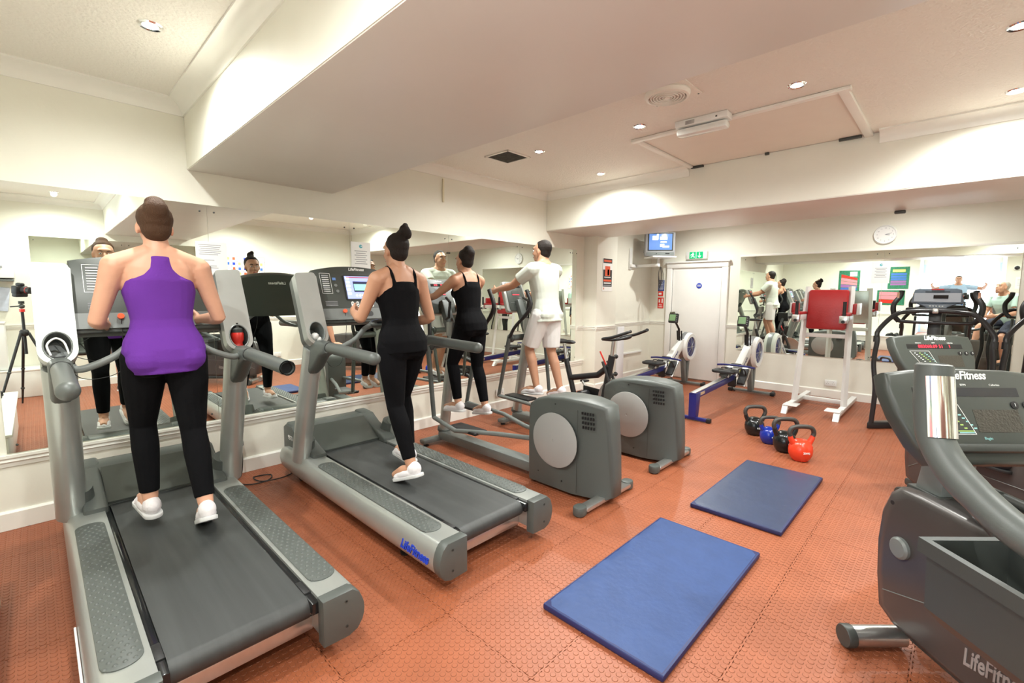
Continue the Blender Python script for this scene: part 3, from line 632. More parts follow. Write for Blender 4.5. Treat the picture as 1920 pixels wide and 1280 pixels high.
    MB().bprism([(2.2, .46), (2.27, .46), (2.23, .05), (2.17, .05)], -.025, .025, 'y', bev=.006).build('front_leg', LGREY, t)
    MB().box((2.17, 0, .035), (.07, .60, .03), bev=.008).build('front_foot', LGREY, t)
    for s in (-1, 1): MB().box((2.17, s * .3, .03), (.09, .06, .052), bev=.01).build('foot_cap', BLACK, t)
    for s in (-1, 1): MB().cyl((2.25, s * .27, .032), (2.25, s * .3, .032), .03).build('wheel', BLACK, t)
    # handle, monitor arm
    MB().tube(curve([(1.42, -.25, .50), (1.40, -.12, .515), (1.40, .12, .515), (1.42, .25, .50)], 4), .014, 10).build('pull_handle', NAVY, t)
    MB().box((1.43, 0, .52), (.07, .13, .035), bev=.01).build('handle_cradle', BLACK, t)
    MB().tube([(1.88, 0, .74), (1.84, 0, .95), (1.76, 0, 1.02), (1.66, 0, 1.10)], .02, 4).build('monitor_arm', BLACK, t)
    for s in (-1, 1): MB().tube([(1.9, s * .035, .7), (1.86, s * .035, .92)], .012, 6).build('arm_strut', BLACK, t)
    M = frame((1.63, 0, 1.13), (0, -1, 0), (.25, 0, .97))
    mo = MB().bprism(rrect(.15, .15, .012, 3), -.02, .015, 'z', bev=.004, M=M).build('monitor', BLACK, t); bx_ = MB().box((-.012, .008, .016), (.1, .1, .003), M=M).build('lcd', LCDG, mo)
    for q in range(4): MB().box((.055, .045 - q * .03, .0165), (.014, .01, .003), M=M).build('monitor_key', INK, mo)
    return t
make_rower((5.42, 2.2, 0), 'rowing machine with blue rail, nearer one, in front of the far mirror')
make_rower((5.42, 3.24, 0), 'rowing machine with blue rail, farther one, standing before the white door')

# ---------------- indoor cycle (faces -y) ----------------
t = thing('spin_bike', 'black indoor cycle with bull-horn handlebar between elliptical and pillar', 'exercise bike', (4.45, 3.1, 0))
BK = mat('black_steel', (.018, .018, .02), .3)
for y in (.52, -.52):
    MB().box((0, y, .04), (.46, .06, .04), bev=.01).build('stabiliser', BK, t)
    for s in (-1, 1): MB().lathe([(.02, .003), (.02, .02)], (s * .2, y, 0), n=10).build('rubber_foot', BLACK, t)
MB().tube([(0, .52, .06), (0, .1, .28), (0, -.3, .32), (0, -.52, .06)], .035, 10).build('base_frame', BK, t)
MB().tube([(0, .15, .3), (0, .28, .72)], .032, 12).build('seat_tube', BK, t); MB().tube([(0, .27, .70), (0, .31, .9)], .02, 12).build('seat_post', ALU, t)
MB().tube([(0, .2, .5), (0, -.18, .58), (0, -.33, .70)], .036, 10).build('main_tube', BK, t)
MB().tube([(0, -.27, .32), (0, -.36, .82)], .034, 10, sq=(1.2, .9)).build('head_tube', BK, t); MB().tube([(0, -.355, .8), (0, -.375, 1.0)], .02, 10).build('handlebar_stem', ALU, t)
for s in (-1, 1): MB().tube([(s * .05, -.27, .75), (s * .055, -.43, .36)], .016, 8).build('fork_blade', BK, t)
M = frame((0, -.43, .33), (0, -1, 0), (0, 0, 1)); fw = MB().lathe([(.21, -.012), (.23, -.016), (.235, 0), (.23, .016), (.21, .012), (.06, .008), (.03, .03), (.01, .03)], M=M, n=32).build('flywheel', ALU, t)
MB().tube(curve([(-.05, -.38, 1.0), (-.2, -.36, 1.02), (-.23, -.50, 1.05), (-.2, -.66, 1.11), (-.17, -.68, 1.12)], 5), .016, 10).build('handlebar_horn', BLACK, t)
MB().tube(curve([(.05, -.38, 1.0), (.2, -.36, 1.02), (.23, -.50, 1.05), (.2, -.66, 1.11), (.17, -.68, 1.12)], 5), .016, 10).build('handlebar_horn', BLACK, t)
MB().tube(curve([(-.06, -.38, 1.0), (-.07, -.5, 1.02), (0, -.58, 1.05), (.07, -.5, 1.02), (.06, -.38, 1.0)], 5), .015, 10).build('handlebar_loop', BLACK, t)
MB().tube([(0, -.30, .68), (-.03, -.22, .86)], .009, 8).build('resistance_lever', RED, t)
for z in (.80, .60): MB().cyl((0, -.35, z), (.09, -.35, z), .012).ball((.1, -.35, z), .026, 10).build('adjuster_knob', BLACK, t)
b = MB(); b.ball((0, .38, .93), (.1, .12, .03), 14); b.ball((0, .24, .93), (.035, .1, .025), 12); b.build('saddle', BLACK, t)
MB().cyl((-.1, .0, .33), (.1, .0, .33), .05).build('bottom_bracket', BK, t)
MB().bprism([(.06, .24), (-.45, .28), (-.45, .38), (.06, .42)], .05, .07, 'x', bev=.02).build('chain_guard', BK, t)
for s in (-1, 1):
    MB().tube([(s * .1, 0, .33), (s * .12, s * .12, .33 + s * .12)], .014, 8).build('crank', ALU, t); MB().box((s * .17, s * .12, .33 + s * .12), (.09, .08, .025), bev=.008).build('pedal', BLACK, t)

# ---------------- upright bikes in the right foreground (45 degrees) ----------------
RZ = -math.atan2(.719484, .694509)
def make_bike(loc, label, horns, led_digits):
    yo = 0 if horns else -.16; fw_ = .27 if horns else .17
    t = thing('upright_bike', label, 'exercise bike', loc, RZ, 'upright bikes on the right')
    SH = mat('bronze_grey_shell', (.075, .068, .065), .3, .25, noise=.1, nscale=4)
    pr = [(.70, .16), (.725, .30), (.735, .45), (.725, .58), (.69, .67), (.64, .715), (.55, .722), (.2, .715), (-.2, .66), (-.42, .52), (-.50, .35), (-.50, .16), (-.35, .13), (.62, .125)]
    n = len(pr); cols = []
    for x, k in ((-.13, .9), (-.125, .965), (-.105, 1), (.105, 1), (.125, .965), (.13, .9)): cols += [(x, yo + .12 + (p[0] - .12) * k, .42 + (p[1] - .42) * k) for p in pr]
    b = MB(); b._add(cols, [tuple(range(n)), tuple(5 * n + i for i in range(n))] + [(q * n + i, q * n + (i + 1) % n, (q + 1) * n + (i + 1) % n, (q + 1) * n + i) for q in range(5) for i in range(n)])
    sh = b.build('body_shell', SH, t, ang=50)
    for s in (-1, 1):
        MB().tube([(s * .1315, .66 + yo, .25), (s * .1315, .3, .385), (s * .1315, -.3, .40)], .0022, 6).build('shell_seam', LGREY, sh)
        M = frame((s * .131, .59 + yo, .475), (0, s, 0), (0, 0, 1)); MB().lathe([(.044, 0), (.044, .012), (.036, .02), (.01, .022)], M=M, n=28).build('hub_cap', LGREY, sh)
        MB().lathe([(.009, 0), (.009, .002), (.003, .001)], M=frame((s * .128, .655 + yo, .64), (0, s, 0), (0, 0, 1)), n=10).build('screw', BLACK, sh)
        MB().tube([(s * .145, .59 + yo, .475), (s * .155, .59 + yo - s * .05, .475 - s * .165)], .014, 8).build('crank', DGREY, t) if not horns else None
        if not horns: MB().box((s * .21, .59 + yo - s * .05, .475 - s * .165), (.1, .09, .03), bev=.01).build('pedal', BLACK, t)
    for s in (-1, 1):
        MB().cyl((s * .05, .64 + yo, .05), (s * fw_, .64 + yo, .05), .042, n=20).build('front_stabiliser', ALU, t); MB().lathe([(.046, 0), (.047, .03), (.043, .036), (.0, .037)], M=frame((s * (fw_ - .005), .64 + yo, .05), (0, 1, 0), (0, 0, s * 1.0)), n=20).build('stabiliser_cap', DGREY, t)
        MB().cyl((s * .02, -.42, .05), (s * .25, -.42, .05), .042, n=20).build('rear_stabiliser', ALU, t); MB().cyl((s * .25, -.42, .05), (s * .285, -.42, .05), .046, n=20).build('stabiliser_cap', DGREY, t)
    MB().box((0, .1, .1), (.14, 1.0, .06), bev=.02).build('base_frame', DGREY, t)
    text('LifeFitness', .085, frame((-.1313, .20, .262), (0, -1, .22), (0, .22, 1)), mat('faded_white_ink', (.27, .24, .23), .5), t, 'body_lettering', shear=.35, bold=.0018, sx=.62)
    MB().bprism([(.52, .70), (.64, .70), (.585, 1.0), (.50, 1.0)], -.062, .062, 'x', bev=.012).build('console_post', LGREY, t)
    MB().bprism([(.505, .70), (.66, .70), (.655, .725), (.51, .725)], -.075, .075, 'x', bev=.004).build('post_collar', DGREY, t)
    # console: wide slanted head with side wings
    M = frame((0, .50, 1.075), (1, 0, 0), (0, .44, .90))
    out = [(-.315, .15), (-.325, .08), (-.31, -.02), (-.27, -.13), (-.22, -.2), (.22, -.2), (.27, -.13), (.31, -.02), (.325, .08), (.315, .15), (.2, .163), (0, .168), (-.2, .163)]
    MB().bprism([(x * .9, y) for x, y in out], -.075, .0, 'z', bev=.02, seg=3, M=M).build('console', CONS, t, ang=50)
    def on(x, y, w_, h_, m_, nm, th=.0012, z=.0): return MB().box((x, y, z + th / 2), (w_, h_, th), M=M).build(nm, m_, t, smooth=False)
    text('LifeFitness', .046, M @ Matrix.Translation((.02, .135, .001)), WINK, t, shear=.3, bold=.001, sx=.8)
    for x, s_ in ((-.11, 'Distance'), (0.0, 'RPM'), (.12, 'Calories')): text(s_, .012, M @ Matrix.Translation((x, .098, .001)), WINK, t, 'small_lettering', ext=.0004)
    on(0, .07, .40, .034, GLOSSB, 'display_window'); 
    if led_digits: text('883060.09 51    1', .034, M @ Matrix.Translation((-.0, .07, .0018)), LED, t, 'led_digits', ext=.0004, sx=.98)
    on(.09, -.04, .17, .085, mat('display_mesh', (.05, .045, .035), .3, bump=.4, bscale=120), 'matrix_display')
    bp = [(-.19, .035), (-.05, .035), (-.01, -.09), (-.12, -.09)]
    for i in range(4): MB().tube([tuple(M @ Vector((*bp[i], .0012))), tuple(M @ Vector((*bp[(i + 1) % 4], .0012)))], .0012, 5).build('chart_outline', WINK, t)
    GI, CI = mat('green_ink', (.4, .6, .15), .5), mat('cyan_ink', (.3, .6, .6), .5)
    for i in range(8):
        for j, m_ in enumerate((WINK, GI, CI)): on(-.155 + j * .036 + i * .011, .02 - i * .0125, .011, .005, m_, 'chart_mark', th=.0008)
    on(-.045, -.078, .06, .004, GI, 'chart_mark', th=.0008); on(-.04, -.084, .06, .004, CI, 'chart_mark', th=.0008)
    text('Begin', .014, M @ Matrix.Translation((.03, -.105, .001)), CI, t, 'small_lettering', ext=.0004)
    for i, x in enumerate((.17, .215, .26)):
        MB().lathe([(.015, 0), (.015, .003), (.01, .004)], M=M @ Matrix.Translation((x, .02, 0)), n=14).build('round_key', BLACK, t); text('123'[i], .018, M @ Matrix.Translation((x, .02, .0045)), WINK, t, 'key_digit', ext=.0003)
    MB().box((.04, -.145, .025), (.38, .03, .05), M=M, bev=.01).build('reading_ledge', DGREY, t)
    if horns:
        for s in (-1, 1):
            p = curve([(0, -.27, .85), (s * .20, -.24, .85), (s * .385, -.12, .865), (s * .425, .06, .955), (s * .425, .17, 1.05), (s * .42, .205, 1.15), (s * .41, .225, 1.285)], 6)
            MB().tube(p, [.040] * 8 + [.044] * 10 + [.046] * (len(p) - 24) + [.047] * 6, 24).build('handlebar', GREY, t)
            MB().lathe([(.047, 0), (.043, .006), (.03, .009), (.028, .006), (.0, .006)], M=Matrix.Translation((s * .41, .225, 1.283)), n=24).build('grip_end', GREY, t)
            a0, a1 = Vector((s * .424, .177, 1.07)), Vector((s * .412, .219, 1.25)); d = (a1 - a0).normalized(); u = Vector((0, -1, 0)) - d * Vector((0, -1, 0)).dot(d); u.normalize(); v = d.cross(u)
            vs = []; kk = 12
            for q in range(7):
                c = a0.lerp(a1, q / 6); 
                for j in range(kk + 1):
                    an = math.radians(-68 + 136 * j / kk); vs.append(tuple(c + (u * math.cos(an) + v * math.sin(an)) * .0485))
            b = MB(); b._add(vs, [(q * (kk + 1) + j, q * (kk + 1) + j + 1, (q + 1) * (kk + 1) + j + 1, (q + 1) * (kk + 1) + j) for q in range(6) for j in range(kk)]); b.build('pulse_sensor', CHROME, t)
        MB().tube([(0, -.25, .85), (0, .05, .70)], .03, 14).build('bar_stem', GREY, t)
        # accessory tray
        for s in (-1, 1):
            b = MB(); x0, x1, y0, y1, z0, z1 = s * .475, s * .19, -.42, .15, .50, .765
            def ring(i, z, sh=0): return [(x0 - s * i, y0 + i, z), (x1 + s * i, y0 + i, z), (x1 + s * i, y1 - i, z), (x0 - s * i, y1 - i, z)]
            R_ = [ring(.05, z0 + .01), ring(.02, z0 + .05), ring(.016, z1 - .05), ring(0, z1 - .045), ring(0, z1), ring(.022, z1), ring(.045, z0 + .06)]
            vs = [p for r in R_ for p in r]; fs = [(0, 1, 2, 3), (24, 25, 26, 27)] + [(q * 4 + i, q * 4 + (i + 1) % 4, q * 4 + 4 + (i + 1) % 4, q * 4 + 4 + i) for q in range(6) for i in range(4)]
            b._add(vs, fs); b.build('side_tray', DGREY, t, ang=20)
            MB().tube([(s * .2, .1, .70), (s * .05, .45, .78)], .02, 10).build('tray_bracket', DGREY, t)
    else:
        for s in (-1, 1): MB().tube(curve([(s * .06, .50, .92), (s * .22, .38, .90), (s * .28, .22, .93), (s * .26, .08, .95)], 5), .02, 12).build('handlebar', DGREY, t)
    sb = 0 if horns else -.20
    MB().tube([(0, -.28 + sb * .5, .55), (0, -.34 + sb, .88)], .032, 14).build('seat_post', ALU, t)
    b = MB(); b.ball((0, -.38 + sb, .93), (.14, .13, .05), 18); b.ball((0, -.22 + sb, .93), (.05, .14, .035), 14); b.build('saddle', BLACK, t)
    return t
UB1 = make_bike((2.065, -.411, 0), 'upright exercise bike in the right foreground with thick grey bull-horn bars', True, False)
UB2 = make_bike((4.147, -.264, 0), 'upright exercise bike behind the foreground one, red digits lit on its console', False, True)

# ---------------- steppers (face -x towards the room) ----------------
def make_stepper(loc, label):
    t = thing('stepper', label, 'stepper', loc, 0, 'black steppers before the far mirror')
    for s in (-1, 1):
        p = curve([(-.38, s * .44, .07), (-.38, s * .43, .45), (-.36, s * .465, .75), (-.36, s * .45, 1.0), (-.33, s * .45, 1.12), (-.22, s * .32, 1.30), (-.15, s * .18, 1.335), (-.13, 0, 1.345)], 5)
        MB().tube(p, .024, 12).build('handrail', BK, t)
        MB().tube([(-.36, s * .462, .99), (-.355, s * .462, 1.06)], .026, 12).build('rail_joint', BLACK, t)
        MB().bprism([(-.42, s * .43 - .04), (-.34, s * .43 - .04), (-.2, s * .28 - .02), (.0, s * .16), (.0, s * .10), (-.22, s * .2 - .02), (-.42, s * .43 + .04)][:6] if False else [(-.42, s * .47), (-.36, s * .40), (-.2, s * .25), (.0, s * .1), (.0, s * .2), (-.16, s * .35), (-.32, s * .475)], .004, .075, 'z', bev=.01).build('base_foot', BK, t)
        hp = curve([(-.10, s * .30, 1.22), (-.12, s * .34, 1.28), (-.12, s * .355, 1.40), (-.04, s * .31, 1.50), (-.02, s * .30, 1.56)], 5); MB().tube(hp, .026, 12).build('upright_grip', BLACK, t)
        MB().box((-.075, s * .325, 1.50), (.012, .022, .09), rot=(0, .3, 0), bev=.003).build('pulse_sensor', mat('copper_sensor', (.6, .35, .25), .3, .6), t)
        MB().box((-.25, s * .14, .35 + s * .07), (.36, .14, .03), bev=.01).build('step_pedal', BLACK, t); MB().tube([(-.1, s * .14, .35 + s * .07), (.25, s * .14, .28)], .02, 8).build('pedal_arm', BK, t)
        MB().tube([(.28, s * .3, .03), (.26, s * .28, .6), (.05, s * .28, 1.2)], .016, 8).build('rear_strut', BK, t)
    MB().tube([(-.10, -.30, 1.22), (-.12, -.15, 1.215), (-.12, .15, 1.215), (-.10, .30, 1.22)], .018, 10).build('cross_bar', BK, t)
    MB().box((.0, 0, .68), (.09, .11, 1.3), bev=.015).build('centre_column', BK, t); MB().box((-.13, 0, 1.345), (.055, .05, .055), bev=.008).build('rail_clamp', ALU, t)
    MB().box((.18, 0, .2), (.5, .3, .38), bev=.04).build('drive_box', DGREY, t)
    MB().box((-.02, 0, 1.36), (.16, .5, .03), bev=.01).build('accessory_shelf', BLACK, t)
    M = frame((-.03, 0, 1.49), (0, -1, 0), (.3, 0, .95))
    MB().bprism([(-.215, -.05), (-.2, -.065), (.2, -.065), (.215, -.05), (.19, .09), (.15, .105), (-.15, .105), (-.19, .09)], -.05, .0, 'z', bev=.012, M=M).build('console', mat('blue_grey_console', (.12, .15, .19), .25), t)
    MB().bprism([(-.16, -.07), (-.09, -.11), (-.06, -.16), (.06, -.16), (.09, -.11), (.16, -.07)], -.03, .004, 'z', bev=.006, M=M).build('keypad', mat('blue_grey_console', (.12, .15, .19)), t)
    MB().box((0, -.0, .002), (.38, .10, .004), M=M).build('console_face', mat('silver_face', (.42, .46, .52), .25), t)
    MB().box((.03, .005, .005), (.12, .04, .003), M=M).build('display', GLOSSB, t); MB().box((0, .062, .004), (.2, .008, .003), M=M).build('display_slot', BLACK, t); MB().box((0, .09, .002), (.1, .012, .004), M=M).build('red_mark', RED, t)
    for q in range(5): MB().box((-.05 + q * .025, -.1, .006), (.012, .008, .003), M=M).build('key', WINK, t)
    return t
make_stepper((6.90, .175, 0), 'black stepper with curved handrails whose console stands before the far mirror')
make_stepper((6.93, -.82, 0), 'black stepper at the right edge of the picture, only its left rail in view')

# ---------------- dip and leg raise tower (x = towards the wall) ----------------
t = thing('dip_tower', 'white leg-raise tower with red vinyl back pad in front of the far mirror', 'exercise tower', (6.55, 1.23, 0))
for s in (-1, 1):
    y = s * .275
    MB().bprism([(0, .003), (.12, .003), (.14, .03), (1.36, .03), (1.36, .085), (.12, .085), (.06, .12), (.0, .03)] if False else [(0, .004), (.05, .004), (.12, .05), (1.36, .05), (1.36, .1), (.10, .1), (.06, .09)], y - .032, y + .032, 'y', bev=.004).build('base_rail', WHITEP, t)
    MB().box((.16, y - s * .05, .105), (.2, .16, .012), bev=.003).build('foot_plate', WHITEP, t)
    MB().tube([(.52, y, .09), (.72, y * .86, 1.62)], .036, 4, sq=(1, 1)).build('upright', WHITEP, t)
    MB().box((.42, s * .25, 1.225), (.46, .06, .07), bev=.006).build('arm', WHITEP, t)
    MB().box((.44, s * .26, 1.275), (.40, .09, .035), bev=.012).build('arm_pad', REDV, t)
    MB().box((.50, s * .325, 1.34), (.26, .04, .13), bev=.012).build('side_pad', REDV, t)
    MB().box((.50, s * .355, 1.34), (.28, .015, .14), bev=.003).build('side_plate', WHITEP, t)
    MB().tube([(.21, s * .25, 1.25), (.21, s * .25, 1.43)], .019, 12).build('hand_grip', BLACK, t)
    MB().tube([(.3, s * .25, 1.19), (.16, s * .25, 1.19)], .019, 12).build('dip_grip', BLACK, t)
    MB().box((.2, s * .25, 1.215), (.06, .085, .09), bev=.005).build('grip_bracket', ALU, t)
MB().box((.95, 0, .07), (.06, .52, .055), bev=.004).build('cross_member', WHITEP, t)
MB().box((.655, 0, 1.32), (.07, .44, .52), bev=.03, rot=(0, .12, 0)).build('back_pad', REDV, t)
MB().box((.70, 0, 1.33), (.02, .5, .5), bev=.004, rot=(0, .12, 0)).build('back_board', ALU, t)
MB().box((.67, 0, .98), (.05, .5, .05), bev=.004).build('cross_member', WHITEP, t)

# ---------------- mats, kettlebells ----------------
def mat_(x0, x1, y0, y1, m_, label):
    t = thing('exercise_mat', label, 'mat', ((x0 + x1) / 2, (y0 + y1) / 2, 0), 0, 'blue exercise mats on the floor')
    MB().box((0, 0, .0175), (x1 - x0, y1 - y0, .03), bev=.008).build('mat_edge', MATE, t)
    b = MB(); nx, ny = 30, 16; W_, D_ = x1 - x0 - .01, y1 - y0 - .01; vs = []
    for i in range(nx + 1):
        for j in range(ny + 1):
            u, v = i / nx, j / ny; e = min(u, 1 - u, v * D_ / W_, (1 - v) * D_ / W_); zz = .032 + .003 * min(1, e * 25) + .0006 * math.sin(i * 2.1 + j) * math.cos(j * 1.7) * min(1, e * 25)
            vs.append(((u - .5) * W_, (v - .5) * D_, zz))
    b._add(vs, [(i * (ny + 1) + j, i * (ny + 1) + j + 1, (i + 1) * (ny + 1) + j + 1, (i + 1) * (ny + 1) + j) for i in range(nx) for j in range(ny)]); b.build('mat_cover', m_, t)
mat_(1.59, 2.80, .71, 1.32, MATB, 'bright blue creased vinyl mat nearest the camera on the terracotta floor')
mat_(3.14, 4.36, .685, 1.265, MATD, 'dark navy vinyl mat lying between the blue mat and the kettlebells')
def kettlebell(x, y, k, m_, handle, label, txt_):
    t = thing('kettlebell', label, 'kettlebell', (x, y, 0), -.85, 'kettlebells on the floor')
    b = MB(); r = .092 * k
    b.lathe([(0, .003), (r * .62, .003), (r * .80, r * .25), (r * .97, r * .65), (r, r * 1.0), (r * .95, r * 1.4), (r * .75, r * 1.75), (r * .45, r * 1.95), (0, r * 2.02)], n=28); b.build('bell_body', m_, t)
    for s in (-1, 1):
        MB().tube([(s * r * .62, 0, r * 1.45), (s * r * .95, 0, r * 2.05), (s * r * 1.02, 0, r * 2.35)], [.026 * k, .021 * k, .018 * k], 12).build('horn', m_, t)
    p = curve([(-r * .98, 0, r * 2.2), (-r * 1.08, 0, r * 2.6), (-r * .9, 0, r * 3.0), (-r * .45, 0, r * 3.15), (r * .45, 0, r * 3.15), (r * .9, 0, r * 3.0), (r * 1.08, 0, r * 2.6), (r * .98, 0, r * 2.2)], 5)
    MB().tube(p, .0185 * k, 14).build('handle', handle, t)
    text(txt_, .022 * k, frame((0, -r * .99, r * .95), (1, 0, 0), (0, .0, 1)), WINK, t, 'weight_marking', ext=.003)
HND = mat('dark_handle', (.06, .055, .05), .45, .3)
kettlebell(5.33, 1.49, 1.06, mat('black_gloss_enamel', (.01, .012, .012), .18), HND, 'black kettlebell, farthest back in the row of four', 'KG')
kettlebell(5.12, 1.29, .93, mat('blue_gloss_enamel', (.01, .03, .30), .18), HND, 'blue kettlebell between the two black ones', 'KG')
kettlebell(4.95, 1.11, 1.10, mat('black_gloss_enamel', (.01, .012, .012)), HND, 'black kettlebell just behind the red-orange one', 'KG')
kettlebell(4.785, .94, 1.08, mat('orange_red_enamel', (.75, .055, .02), .25), HND, 'red-orange kettlebell with 20KG on it, nearest the camera', '20KG')
# ---------------- people ----------------
FEM = [(-.055, .035, .04, 0), (-.04, .074, .060, -.008), (-.015, .090, .066, -.010), (.02, .095, .066, -.008), (.05, .089, .058, -.004), (.085, .078, .052, 0), (.11, .073, .05, .002), (.15, .079, .054, .003), (.195, .088, .060, .006), (.235, .092, .058, .004), (.265, .094, .050, 0), (.285, .085, .042, -.003), (.305, .055, .034, -.004), (.32, .036, .032, -.002)]
MAL = [(-.055, .035, .04, 0), (-.04, .075, .062, -.006), (-.015, .090, .066, -.006), (.02, .094, .066, -.003), (.05, .091, .062, 0), (.09, .086, .060, 0), (.13, .089, .060, 0), (.175, .098, .064, .002), (.22, .106, .064, .002), (.26, .110, .055, 0), (.285, .10, .045, -.003), (.305, .066, .038, -.004), (.32, .042, .037, -.002)]
def loft(b, rings, H, T, inf=0.0, infd=None, n=22):
    infd = inf if infd is None else infd
    vs = []
    for z, w_, d_, yo in rings:
        for j in range(n):
            a = 2 * PI * j / n; c, s_ = math.cos(a), math.sin(a)
            vs.append(tuple(T @ Vector(((w_ * H + inf) * math.copysign(abs(c) ** .85, c), yo * H + (d_ * H + infd) * math.copysign(abs(s_) ** .9, s_), z * H))))
    k = len(rings)
    b._add(vs, [tuple(range(n - 1, -1, -1)), tuple((k - 1) * n + j for j in range(n))] + [(i * n + j, i * n + (j + 1) % n, (i + 1) * n + (j + 1) % n, (i + 1) * n + j) for i in range(k - 1) for j in range(n)])
def limb(b, p, r, n=14, ends=True):
    P = []; R_ = []
    for i in range(len(p) - 1):
        for q in range(4):
            t_ = q / 4; P.append(Vector(p[i]).lerp(Vector(p[i + 1]), t_)); R_.append(r[i] + (r[i + 1] - r[i]) * t_)
    P.append(Vector(p[-1])); R_.append(r[-1]); b.tube(P, R_, n)
    if ends: b.ball(p[0], r[0] * .98, 12); b.ball(p[-1], r[-1] * .98, 12)
def remesh(o, vox, it=4):
    m = o.modifiers.new('remesh', 'REMESH'); m.mode = 'VOXEL'; m.voxel_size = vox; m.use_smooth_shade = True
    s_ = o.modifiers.new('smooth', 'SMOOTH'); s_.iterations = it; s_.factor = .5
    dg = bpy.context.evaluated_depsgraph_get(); me = bpy.data.meshes.new_from_object(o.evaluated_get(dg)); me.materials.clear(); me.materials.append(o.data.materials[0])
    o.modifiers.clear(); me.name = o.name; old = o.data; o.data = me; bpy.data.meshes.remove(old); me.shade_smooth()
def person(label, loc, rz, H, skin, sex, lean, legs, arms, hair, top, bottom, shoe, turn=0, nod=0, vox=.008, seat=None):
    t = thing('person', label, 'person', loc, rz); rings = FEM if sex == 'f' else MAL; k = H / 1.7
    J = {}; low = 9
    for s in (-1, 1):
        a, f, ab, fp = legs[s]; a_, c_ = math.radians(a), math.radians(a - f); ab = math.radians(ab)
        hip = Vector((s * .052 * H, 0, 0)); kn = hip + Vector((s * math.sin(ab), math.cos(ab) * math.sin(a_), -math.cos(ab) * math.cos(a_))) * .245 * H
        an = kn + Vector((0, math.sin(c_), -math.cos(c_))) * .24 * H
        fd = Vector((s * .1, math.cos(math.radians(fp)), math.sin(math.radians(fp)))).normalized()
        J[s] = (hip, kn, an, fd); fl_ = an - Vector((0, math.sin(math.radians(-fp)), math.cos(math.radians(fp)))) * .045 * H; toe = fl_ + fd * .115 * H; heel = fl_ - fd * .03 * H
        low = min(low, toe.z, heel.z, fl_.z)
    pz = -low if seat is None else seat
    P0 = Vector((0, 0, pz)); T = Matrix.Translation(P0) @ Matrix.Rotation(-math.radians(lean), 4, 'X')
    b = MB(); loft(b, rings, H, T)
    if sex == 'f':
        for s in (-1, 1): b.ball(T @ Vector((s * .045 * H, .045 * H, .205 * H)), (.036 * H, .03 * H, .036 * H), 14)
    for s in (-1, 1): b.ball(T @ Vector((s * .042 * H, -.034 * H, -.012 * H)), (.046 * H, .040 * H, .048 * H), 14)
    hw = .103 if sex == 'f' else .122
    A = {}
    for s in (-1, 1):
        hip, kn, an, fd = [v.copy() for v in J[s]]; hip += P0; kn += P0; an += P0
        mid = hip.lerp(kn, .35); calf = kn.lerp(an, .3) + Vector((0, -.008, 0))
        limb(b, [hip, mid, kn, calf, an], [.054 * H, .050 * H, .031 * H, .033 * H, .021 * H])
        b.tube([an + fd * -.02 * H + Vector((0, 0, -.025 * H)), an + fd * .05 * H + Vector((0, 0, -.02 * H)), an + fd * .11 * H - Vector((0, 0, .03 * H))], [.022 * H, .024 * H, .014 * H], 10)
        a, ab, e, inn = arms[s]; a_, ae, abr, ir = math.radians(a), math.radians(a + e), math.radians(ab), math.radians(inn)
        sh = T @ Vector((s * hw * H, -.004 * H, .272 * H)); el = sh + Vector((s * math.sin(abr), math.cos(abr) * math.sin(a_), -math.cos(abr) * math.cos(a_))) * .172 * H
        fdv = Vector((-s * math.sin(ir), math.cos(ir) * math.sin(ae), -math.cos(ir) * math.cos(ae))); wr = el + fdv * .148 * H
        q = 1.0 if sex == 'f' else 1.15
        b.tube([T @ Vector((s * .02 * H, -.006 * H, .312 * H)), T @ Vector((s * .06 * H, -.006 * H, .292 * H)), sh + Vector((0, 0, .004))], [.028 * H, .030 * H, .030 * H * q], 14)
        limb(b, [sh, sh.lerp(el, .4), el, el.lerp(wr, .3), wr], [.034 * H * q, .027 * H * q, .021 * H * q, .022 * H * q, .0145 * H * q])
        A[s] = (sh, el, wr, fdv)
        # hand: palm, four fingers of unequal length, thumb
        up = Vector((0, 0, 1)) - fdv * fdv.z
        if up.length < .2: up = Vector((0, 1, 0)) - fdv * fdv.y
        up.normalize(); inn_v = fdv.cross(up) * (-s) ; inn_v = inn_v if inn_v.x * s < 0 else -inn_v
        pc = wr + fdv * .028 * H; Mx = Matrix((fdv, up, inn_v)).transposed()
        b.ball(pc, (.034 * H, .023 * H, .011 * H), 12, M=Mx.to_4x4())
        for i, ln in enumerate((.036, .043, .040, .031)):
            r0 = wr + fdv * .045 * H + up * (.0165 - i * .011) * H; m1 = r0 + (fdv * .85 + inn_v * .5).normalized() * ln * .55 * H; m2 = m1 + (fdv * .25 + inn_v * .95).normalized() * ln * .55 * H
            b.tube([r0 - fdv * .02 * H, r0, m1, m2], [.0052 * H, .0052 * H, .0048 * H, .0038 * H], 8)
        r0 = wr + fdv * .012 * H + up * .015 * H; m1 = r0 + (fdv * .6 + up * .7 + inn_v * .35).normalized() * .026 * H; m2 = m1 + (fdv * .9 + inn_v * .5).normalized() * .02 * H
        b.tube([r0, m1, m2], [.0075 * H, .0058 * H, .0045 * H], 8)
    # neck and head
    nb = T @ Vector((0, -.002 * H, .30 * H)); hc = T @ Vector((0, .012 * H, .392 * H))
    Hm = Matrix.Translation(hc) @ Matrix.Rotation(math.radians(turn), 4, 'Z') @ Matrix.Rotation(math.radians(nod), 4, 'X')
    limb(b, [nb, hc + (nb - hc) * .35], [.036 * H, .031 * H] if sex == 'f' else [.041 * H, .037 * H])
    hp = lambda x, y, z: Hm @ Vector((x * k, y * k, z * k))
    HR = Hm.to_3x3().to_4x4()
    def hb(c, r, n=18): b.ball(hp(*c), tuple(v * k for v in r), n, M=HR)
